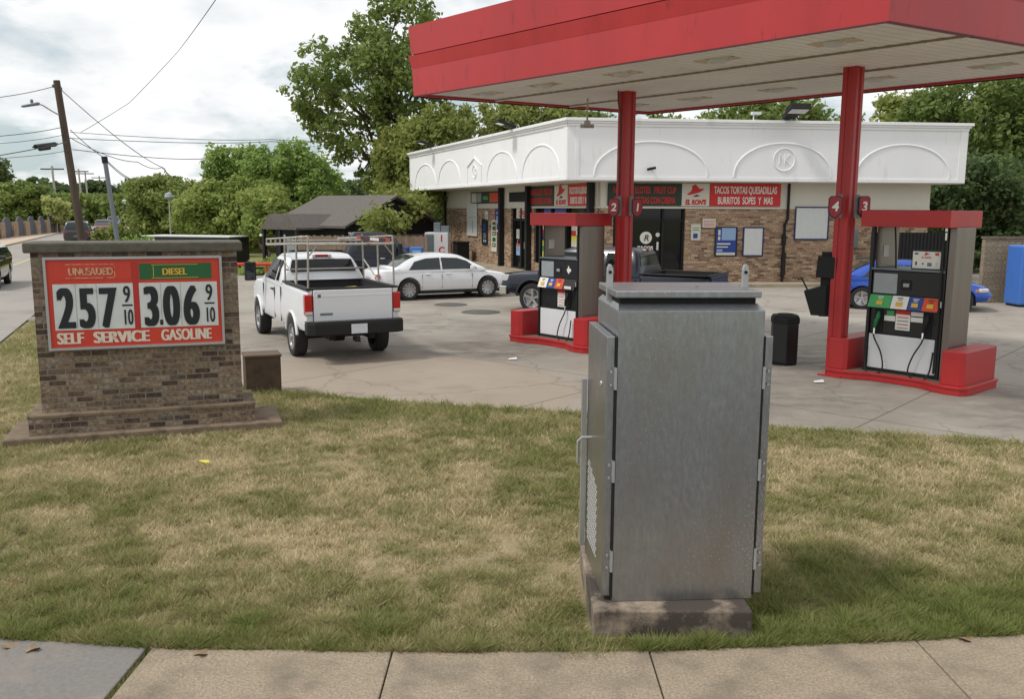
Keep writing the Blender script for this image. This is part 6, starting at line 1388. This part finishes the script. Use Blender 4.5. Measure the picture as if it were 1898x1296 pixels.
# bridge wall with arched plates
t = thing('bridge_wall', 'brick bridge wall with dark round arched plates beside the far road', 'bridge wall', (-44.6, 74, 0), 105.6)
M['arch_iron'] = pbr('arch_iron', lin(84, 88, 98), .7, .2, var=.1)
M['brick_bridge'] = brick('bridge_brick', [lin(130, 104, 84), lin(160, 134, 110), lin(146, 118, 98)], lin(170, 154, 136), .5, .2, .02)
for k in range(7):
    s = k * 4.6; b = MB(); b.box(s + 3.0, s + 4.6, -.25, .25, 0, 1.55); b.build('pier', M['brick_bridge'], t)
    b = MB(); P = [(s + 0.0, 0), (s + 3.0, 0)] + [(s + 1.5 + 1.5 * math.cos(a), .85 + 1.2 * math.sin(a)) for a in np.linspace(0, math.pi, 15)]
    b.xz(P, -.06, .06); ap_ = b.build('arch_plate', M['arch_iron'], t)
    b = MB(); b.tube([(s + 1.5 + 1.42 * math.cos(a), .07, .85 + 1.12 * math.sin(a)) for a in np.linspace(0, math.pi, 15)], .05, 6)
    for q in (.6, 1.2, 1.8, 2.4): b.tube([(s + q, .07, .1), (s + q, .07, 1.5)], .03, 5)
    b.build('bars', M['matte_black'], ap_)
MB().box(-6, 32.2, .26, .4, .35, .6).build('rail', M['arch_iron'], t)
MB().box(32.2, 48, -.2, .2, 0, .7).build('end_wall', M['slab_old'], t)

# ------------------------------------------------------------------ trees
def inpoly(x, z, P):
    r = np.zeros(len(x), bool); n = len(P)
    for i in range(n):
        x0, z0 = P[i]; x1, z1 = P[(i + 1) % n]
        c = ((z0 > z) != (z1 > z)) & (x < (x1 - x0) * (z - z0) / (z1 - z0 + 1e-9) + x0); r ^= c
    return r
def dist_edge(x, z, P):
    d = np.full(len(x), 1e9); n = len(P)
    for i in range(n):
        a = np.array(P[i]); b_ = np.array(P[(i + 1) % n]); ab = b_ - a; t_ = np.clip(((x - a[0]) * ab[0] + (z - a[1]) * ab[1]) / (ab @ ab + 1e-9), 0, 1)
        d = np.minimum(d, np.hypot(x - a[0] - t_ * ab[0], z - a[1] - t_ * ab[1]))
    return d
def tree(name, label, Y, P, base, mat_, ncl, nleaf, ls, rc, depth, seed, group=None, trunk_r=.3, hue=(.15, .8), droop=0.0, limbs=14, base_z=0.0, flat=.8, pull=0.0, pk=1.0):
    P = [(p[0] * pk, 2.9 + (p[1] - 2.9) * pk) for p in P]
    rng = np.random.RandomState(seed); xs = [p[0] for p in P]; zs = [p[1] for p in P]
    cx = (min(xs) + max(xs)) / 2; t = thing(name, label, 'tree' if 'shrub' not in name else 'shrub', (base[0], base[1], base_z), 0, group)
    C_ = []
    tries = 0
    while len(C_) < ncl and tries < 60:
        x = rng.uniform(min(xs), max(xs), ncl * 3); z = rng.uniform(min(zs), max(zs), ncl * 3)
        ok = inpoly(x, z, P); x = x[ok]; z = z[ok]; d = dist_edge(x, z, P); keep = d > rc * .35; x = x[keep]; z = z[keep]; d = d[keep]
        for i in range(len(x)):
            dm = min(depth, .6 + d[i] * 1.3); y = Y + rng.uniform(-dm, dm)
            r_ = rc * rng.uniform(.6, 1.25); r_ = min(r_, max(d[i], rc * .4) + .15)
            if len(C_) < ncl: C_.append((x[i], y, z[i], r_))
        tries += 1
    C_ = np.array(C_); n = len(C_)
    if pull: C_[:, 1] -= pull * np.clip(4.4 - C_[:, 2], 0, 3)
    per = np.maximum(6, (nleaf * (C_[:, 3] / rc) ** 2).astype(int)); idx = np.repeat(np.arange(n), per); m = len(idx)
    dv = rng.randn(m, 3); dv /= np.linalg.norm(dv, axis=1)[:, None]
    rad = rng.rand(m) ** .45
    pos = C_[idx, :3] + dv * (C_[idx, 3] * rad)[:, None] * np.array([1, 1, flat])
    pos[:, 2] -= droop * rng.rand(m) ** 2 * C_[idx, 3]
    pos += rng.randn(m, 3) * .06
    nrm = dv * .7 + rng.randn(m, 3) * .6 + np.array([0, 0, .35]); nrm /= np.linalg.norm(nrm, axis=1)[:, None]
    a = np.cross(nrm, rng.randn(m, 3)); a /= np.linalg.norm(a, axis=1)[:, None]; b_ = np.cross(nrm, a)
    s1 = (ls * rng.uniform(.6, 1.3, m))[:, None]; s2 = s1 * rng.uniform(.4, .75, m)[:, None]
    v = np.empty((m, 4, 3)); v[:, 0] = pos - a * s1; v[:, 1] = pos - b_ * s2; v[:, 2] = pos + a * s1; v[:, 3] = pos + b_ * s2
    v -= np.array([base[0], base[1], base_z])
    tint = np.clip(hue[0] + (hue[1] - hue[0]) * (.45 * rng.rand(m) + .55 * rng.rand(n)[idx]), 0, 1)
    me = np_mesh('crown', v.reshape(-1, 3), np.arange(m * 4).reshape(m, 4), mat_, np.repeat(tint, 4), 4)
    o = bpy.data.objects.new('crown', me); COL.objects.link(o); o.parent = t
    # trunk and limbs
    b = MB(); zt = min(zs) + (max(zs) - min(zs)) * .35 - base_z; tx = cx - base[0]; ty = Y - base[1]
    fork = Vector((tx * .4, ty * .4, zt * .55)); top = Vector((tx * .9, ty, zt + (max(zs) - min(zs)) * .3))
    b.tube([(0, 0, -.3), (0, 0, .15), tuple(fork), tuple((fork + top) / 2 + Vector((.2, 0, 0))), tuple(top)], [trunk_r * 1.25, trunk_r, trunk_r * .78, trunk_r * .5, trunk_r * .2], 10)
    cand = np.where(C_[:, 2] > 4.6)[0] if pull else np.arange(n)
    for i in rng.choice(cand, min(limbs, len(cand)), replace=False):
        e = Vector(C_[i, :3]) - Vector((base[0], base[1], base_z)); k = rng.uniform(0, .7); s0 = fork.lerp(top, k); mid_ = s0.lerp(e, .5) + Vector((0, 0, .12 * (e - s0).length))
        b.tube([tuple(s0), tuple(mid_), tuple(e)], [trunk_r * .35 * (1 - k * .5), trunk_r * .18, .02], 6)
    b.build('trunk', M['bark'], t, smooth=True)
    return t
POLY = {
'tall_tree': [(-15.7, 10.5), (-15.1, 12.5), (-13.6, 14.2), (-12.7, 14.6), (-11.2, 14.2), (-10.9, 15.8), (-9.4, 16.8), (-6.9, 18.0), (-4.9, 17.2), (-4.3, 15.3), (-4.0, 12.2), (-3.4, 8.7), (-4.0, 5.0), (-5.6, 2.5), (-7.8, 2.5), (-9.7, 3.6), (-11.3, 5.0), (-12.9, 6.5), (-14.3, 8.2), (-15.4, 9.5)],
'hang_tree': [(-8.0, 6.8), (-6.8, 8.2), (-4.6, 8.9), (-2.2, 9.1), (0.3, 9.5), (2.7, 9.2), (4.2, 8.8), (4.4, 5.7), (0.3, 4.7), (-3.1, 3.8), (-3.9, 2.7), (-4.7, 1.8), (-5.5, 2.1), (-6.4, 1.8), (-7.0, 2.7), (-7.8, 4.1), (-8.4, 5.3)],
'willow_a': [(-26.5, 6.9), (-25.7, 8.0), (-24.3, 8.9), (-22.9, 8.6), (-21.9, 7.8), (-22.1, 4.6), (-22.9, 2.8), (-26.4, 3.0), (-26.6, 5.0)],
'willow_b': [(-22.1, 7.1), (-19.8, 8.3), (-18.4, 8.2), (-16.9, 8.5), (-15.4, 7.1), (-13.7, 5.4), (-12.8, 2.4), (-17.3, 1.0), (-21.9, 1.5), (-22.2, 5.0)],
'yellow_bush': [(-22.7, 3.1), (-22.0, 4.2), (-20.4, 4.7), (-18.2, 5.1), (-16.1, 4.9), (-14.9, 4.2), (-14.4, 2.8), (-14.8, 0.6), (-17.0, 0.0), (-19.9, 0.0), (-22.0, 0.6), (-22.6, 2.1)],
'dark_oak': [(-30.8, 3.6), (-30.3, 5.1), (-28.3, 5.7), (-26.4, 5.5), (-24.8, 5.1), (-23.8, 3.6), (-23.8, 0.3), (-28.2, 0.1), (-30.1, 0.6), (-30.8, 2.3)],
'left_tree': [(-64.8, 5.3), (-58.2, 6.0), (-56.0, 6.3), (-53.9, 5.4), (-52.2, 3.5), (-52.1, 1.6), (-53.6, 0.2), (-56.8, 0.0), (-64.2, 0.0)],
'far_left': [(-72.9, 8.8), (-67.4, 9.6), (-66.0, 8.5), (-66.5, 6.8), (-67.4, 4.4), (-72.2, 4.3)],
'far_a': [(-90.8, 6.9), (-86.2, 7.9), (-81.2, 7.0), (-80.3, 4.5), (-80.0, 1.4), (-82.7, 0.4), (-90.7, 1.0)],
'far_b': [(-92.7, 7.4), (-88.4, 8.9), (-85.0, 8.6), (-82.3, 6.9), (-81.3, 3.6), (-82.0, 1.3), (-86.6, 1.1), (-92.6, 1.5)],
'back_a': [(3.0, 9.3), (4.2, 10.4), (6.6, 10.0), (8.9, 9.7), (10.8, 10.2), (13.2, 9.7), (13.6, 8.0), (13.3, 5.0), (3.0, 5.0)],
'back_b': [(12.4, 8.6), (13.1, 9.8), (15.0, 10.8), (18.0, 10.8), (20.6, 11.0), (22.1, 10.4), (23.0, 9.0), (22.8, 5.0), (12.6, 5.0)],
'right_a': [(20.1, 8.4), (20.8, 9.2), (22.1, 9.7), (23.4, 10.4), (25.1, 10.9), (26.1, 10.4), (27.0, 8.4), (27.2, 4.1), (26.1, 0.7), (21.2, 0.6), (19.5, 5.4)],
'right_b': [(22.5, 9.6), (24.0, 10.2), (25.8, 10.8), (27.6, 11.4), (29.3, 12.0), (32.5, 11.4), (34.4, 8.8), (34.5, 4.9), (33.6, .5), (29.1, .2), (26.6, .2), (23.7, .2), (22.7, 3.9), (22.5, 7.0)],
'right_c': [(24.0, 4.8), (25.8, 6.0), (26.9, 6.5), (28.6, 7.1), (30.5, 5.7), (31.6, 2.8), (31.4, .3), (25.2, .2), (24.0, 2.7)],
}
G_ = 'trees behind the store'; G2 = 'trees beyond the parked cars'; G3 = 'trees along the far road'
tree('tall_tree', 'very tall open crowned pecan like tree behind the dark house', 62, POLY['tall_tree'], (-8.2, 62), M['leaf_mid'], 250, 88, .19, .88, 3.6, 1, G2, .5, limbs=40)
tree('leafy_tree', 'olive green tree with drooping branches over the left end of the store', 58.5, POLY['hang_tree'], (-3.5, 60), M['leaf_olive'], 280, 170, .16, .95, 2.4, 2, G2, .35, droop=.8, pull=7.0, pk=58.0 / 52)
tree('gum_tree', 'upright bright green tree with pointed tops, left of the leafy pair', 78, POLY['willow_a'], (-24.2, 78), M['leaf_bright'], 110, 110, .19, .75, 2.0, 3, G2, .25, flat=1.2)
tree('gum_tree', 'wide bright green tree with pointed tops left of the very tall tree', 74, POLY['willow_b'], (-18, 74), M['leaf_bright'], 200, 115, .19, .85, 2.4, 4, G2, .25, flat=1.2)
tree('bushy_tree', 'rounded yellow green tree above the black trailer', 60, POLY['yellow_bush'], (-14.9, 57), M['leaf_yellow'], 220, 140, .15, .78, 2.6, 5, G2, .2, base_z=-.9)
tree('bushy_tree', 'thin stemmed small yellow green tree right of the black trailer', 51, [(-15.4, 3.9), (-13.6, 4.2), (-12.6, 3.0), (-12.9, 1.2), (-14.4, .9), (-15.6, 2.0)], (-13.9, 50.5), M['leaf_yellow'], 46, 160, .13, .7, 1.3, 6, G2, .12, base_z=-.95)
tree('round_oak', 'dark green round tree right of the grey pole', 72, POLY['dark_oak'], (-27.5, 72), M['leaf_mid'], 170, 140, .17, .85, 3.0, 7, G3, .3, hue=(.3, 1))
tree('roadside_tree', 'big round green tree left of the wooden pole behind the bridge wall', 105, POLY['left_tree'], (-57, 105), M['leaf_mid'], 190, 120, .26, 1.05, 4, 8, G3, .3)
tree('roadside_tree', 'yellowing low tree beside the road at the edge of the big round one', 103, [(-53.5, 4.2), (-52.0, 4.2), (-50.6, 3.2), (-51.0, 1.2), (-53, .8)], (-52, 103), M['leaf_yellow'], 30, 130, .22, .8, 1.2, 9, G3, .12, hue=(.7, 1))
tree('roadside_tree', 'tall tree top at the far left edge above the round one', 120, POLY['far_left'], (-69, 120), M['leaf_dark'], 50, 120, .3, 1.3, 3, 10, G3, .3, hue=(.4, 1))
tree('roadside_tree', 'dark far tree left of the road behind the poles', 170, POLY['far_a'], (-84.5, 170), M['leaf_dark'], 70, 120, .42, 1.6, 4, 11, G3, .3)
tree('roadside_tree', 'dark far tree at the end of the road', 190, POLY['far_b'], (-87, 190), M['leaf_dark'], 80, 120, .45, 1.7, 4, 12, G3, .3)
tree('backdrop_tree', 'dark green tree top behind the store between the two red columns', 66, POLY['back_a'], (8, 66), M['leaf_mid'], 120, 130, .21, 1.1, 2.5, 13, G_, .3)
tree('backdrop_tree', 'tree top behind the store left of the right red column', 64, POLY['back_b'], (17.5, 64), M['leaf_mid'], 150, 120, .21, 1.15, 2.5, 14, G_, .3)
tree('backdrop_tree', 'lighter tree right of the right red column behind the store end', 58, POLY['right_a'], (23.5, 58), M['leaf_olive'], 170, 130, .20, 1.1, 3, 15, G_, .35)
tree('backdrop_tree', 'large dark tree filling the right edge behind the block wall', 53, POLY['right_b'], (28, 54), M['leaf_mid'], 320, 150, .18, 1.0, 3.5, 16, G_, .4, hue=(.0, .6))
tree('backdrop_tree', 'brighter lower branches of a tree in front at the right edge', 48, POLY['right_c'], (28.2, 49), M['leaf_mid'], 120, 130, .17, .95, 2.2, 17, G_, .25, droop=.5)
tree('backdrop_tree', 'dark tree low behind the block wall and the blue van', 44, [(17.5, 3.4), (19, 5.6), (22, 6.2), (25, 5.2), (26, 2.0), (25.5, .2), (17.5, .2)], (21.5, 45), M['leaf_dark'], 130, 140, .15, .85, 2.0, 18, G_, .25)
def shrub(label, x0, x1, Y, z1, mat_, seed, bz=0.0, n=36, ls=.10, rc=.5, dp=.7, grp=None):
    P = [(x0, bz), (x0 - .1, bz + (z1 - bz) * .5), (x0 * .75 + x1 * .25, z1 * .97), (x0 * .4 + x1 * .6, z1), (x1 + .05, bz + (z1 - bz) * .6), (x1, bz)]
    tree('low_shrub', label, Y, P, ((x0 + x1) / 2, Y), mat_, n, 110, ls, rc, dp, seed, grp, .05, limbs=5, base_z=bz)
shrub('low green shrub at the foot of the grey pole', -14.4, -12.4, 32.5, 1.9, M['leaf_bright'], 30, ls=.08)
shrub('reddish green shrub beside the row of lamp posts', -33.5, -29.0, 72, 1.75, M['leaf_olive'], 31, n=50, ls=.14)
shrub('low weedy shrub under the red barrier', -12.9, -9.2, 40.6, .38, M['leaf_bright'], 32, bz=-.3, n=60, ls=.07, rc=.35)
shrub('low hedge row left of the dark house', -13.2, -9.4, 43.2, .55, M['leaf_yellow'], 33, bz=-.95, n=60, ls=.08, rc=.4)
# woods on the skyline
rng = np.random.RandomState(77)
def woods(name, label, xr, Y, h, n, ls, mat_, seed):
    rng = np.random.RandomState(seed); x = rng.uniform(xr[0], xr[1], n); hh = h * (.6 + .5 * vnoise(x + 500, x * 0 + Y, 7, seed) ) ; z = rng.rand(n) ** .8 * hh; y = Y + rng.uniform(-4, 4, n)
    a = rng.randn(n, 3); a /= np.linalg.norm(a, axis=1)[:, None]; b_ = np.cross(a, rng.randn(n, 3)); b_ /= np.linalg.norm(b_, axis=1)[:, None]
    pos = np.stack([x, y, z], 1); s = ls * rng.uniform(.6, 1.3, n)[:, None]; v = np.empty((n, 4, 3)); v[:, 0] = pos - a * s; v[:, 1] = pos - b_ * s * .6; v[:, 2] = pos + a * s; v[:, 3] = pos + b_ * s * .6
    tint = .5 * rng.rand(n) + .5 * vnoise(x + 300, z * 3 + 40, 1.8, seed + 1)
    me = np_mesh(name, v.reshape(-1, 3), np.arange(n * 4).reshape(n, 4), mat_, np.repeat(tint, 4), 4); o = bpy.data.objects.new(name, me); COL.objects.link(o); tag(o, label, 'woods', kind='stuff')
woods('woods', 'dark band of far woods along the skyline', (-52, 110), 128, 7.5, 26000, .55, M['leaf_dark'], 41)
woods('woods', 'dark band of far woods beyond the bend of the road', (-260, -96), 260, 13, 12000, 1.0, M['leaf_dark'], 42)
woods('woods', 'undergrowth behind the dark house and trailer', (-27, -1), 82, 4.2, 12000, .30, M['leaf_dark'], 43)
woods('woods', 'undergrowth behind the block wall at the right', (17, 45), 60, 7.0, 16000, .3, M['leaf_dark'], 44)
woods('woods', 'far woods left of the road', (-140, -62), 150, 6.0, 12000, .6, M['leaf_mid'], 45)
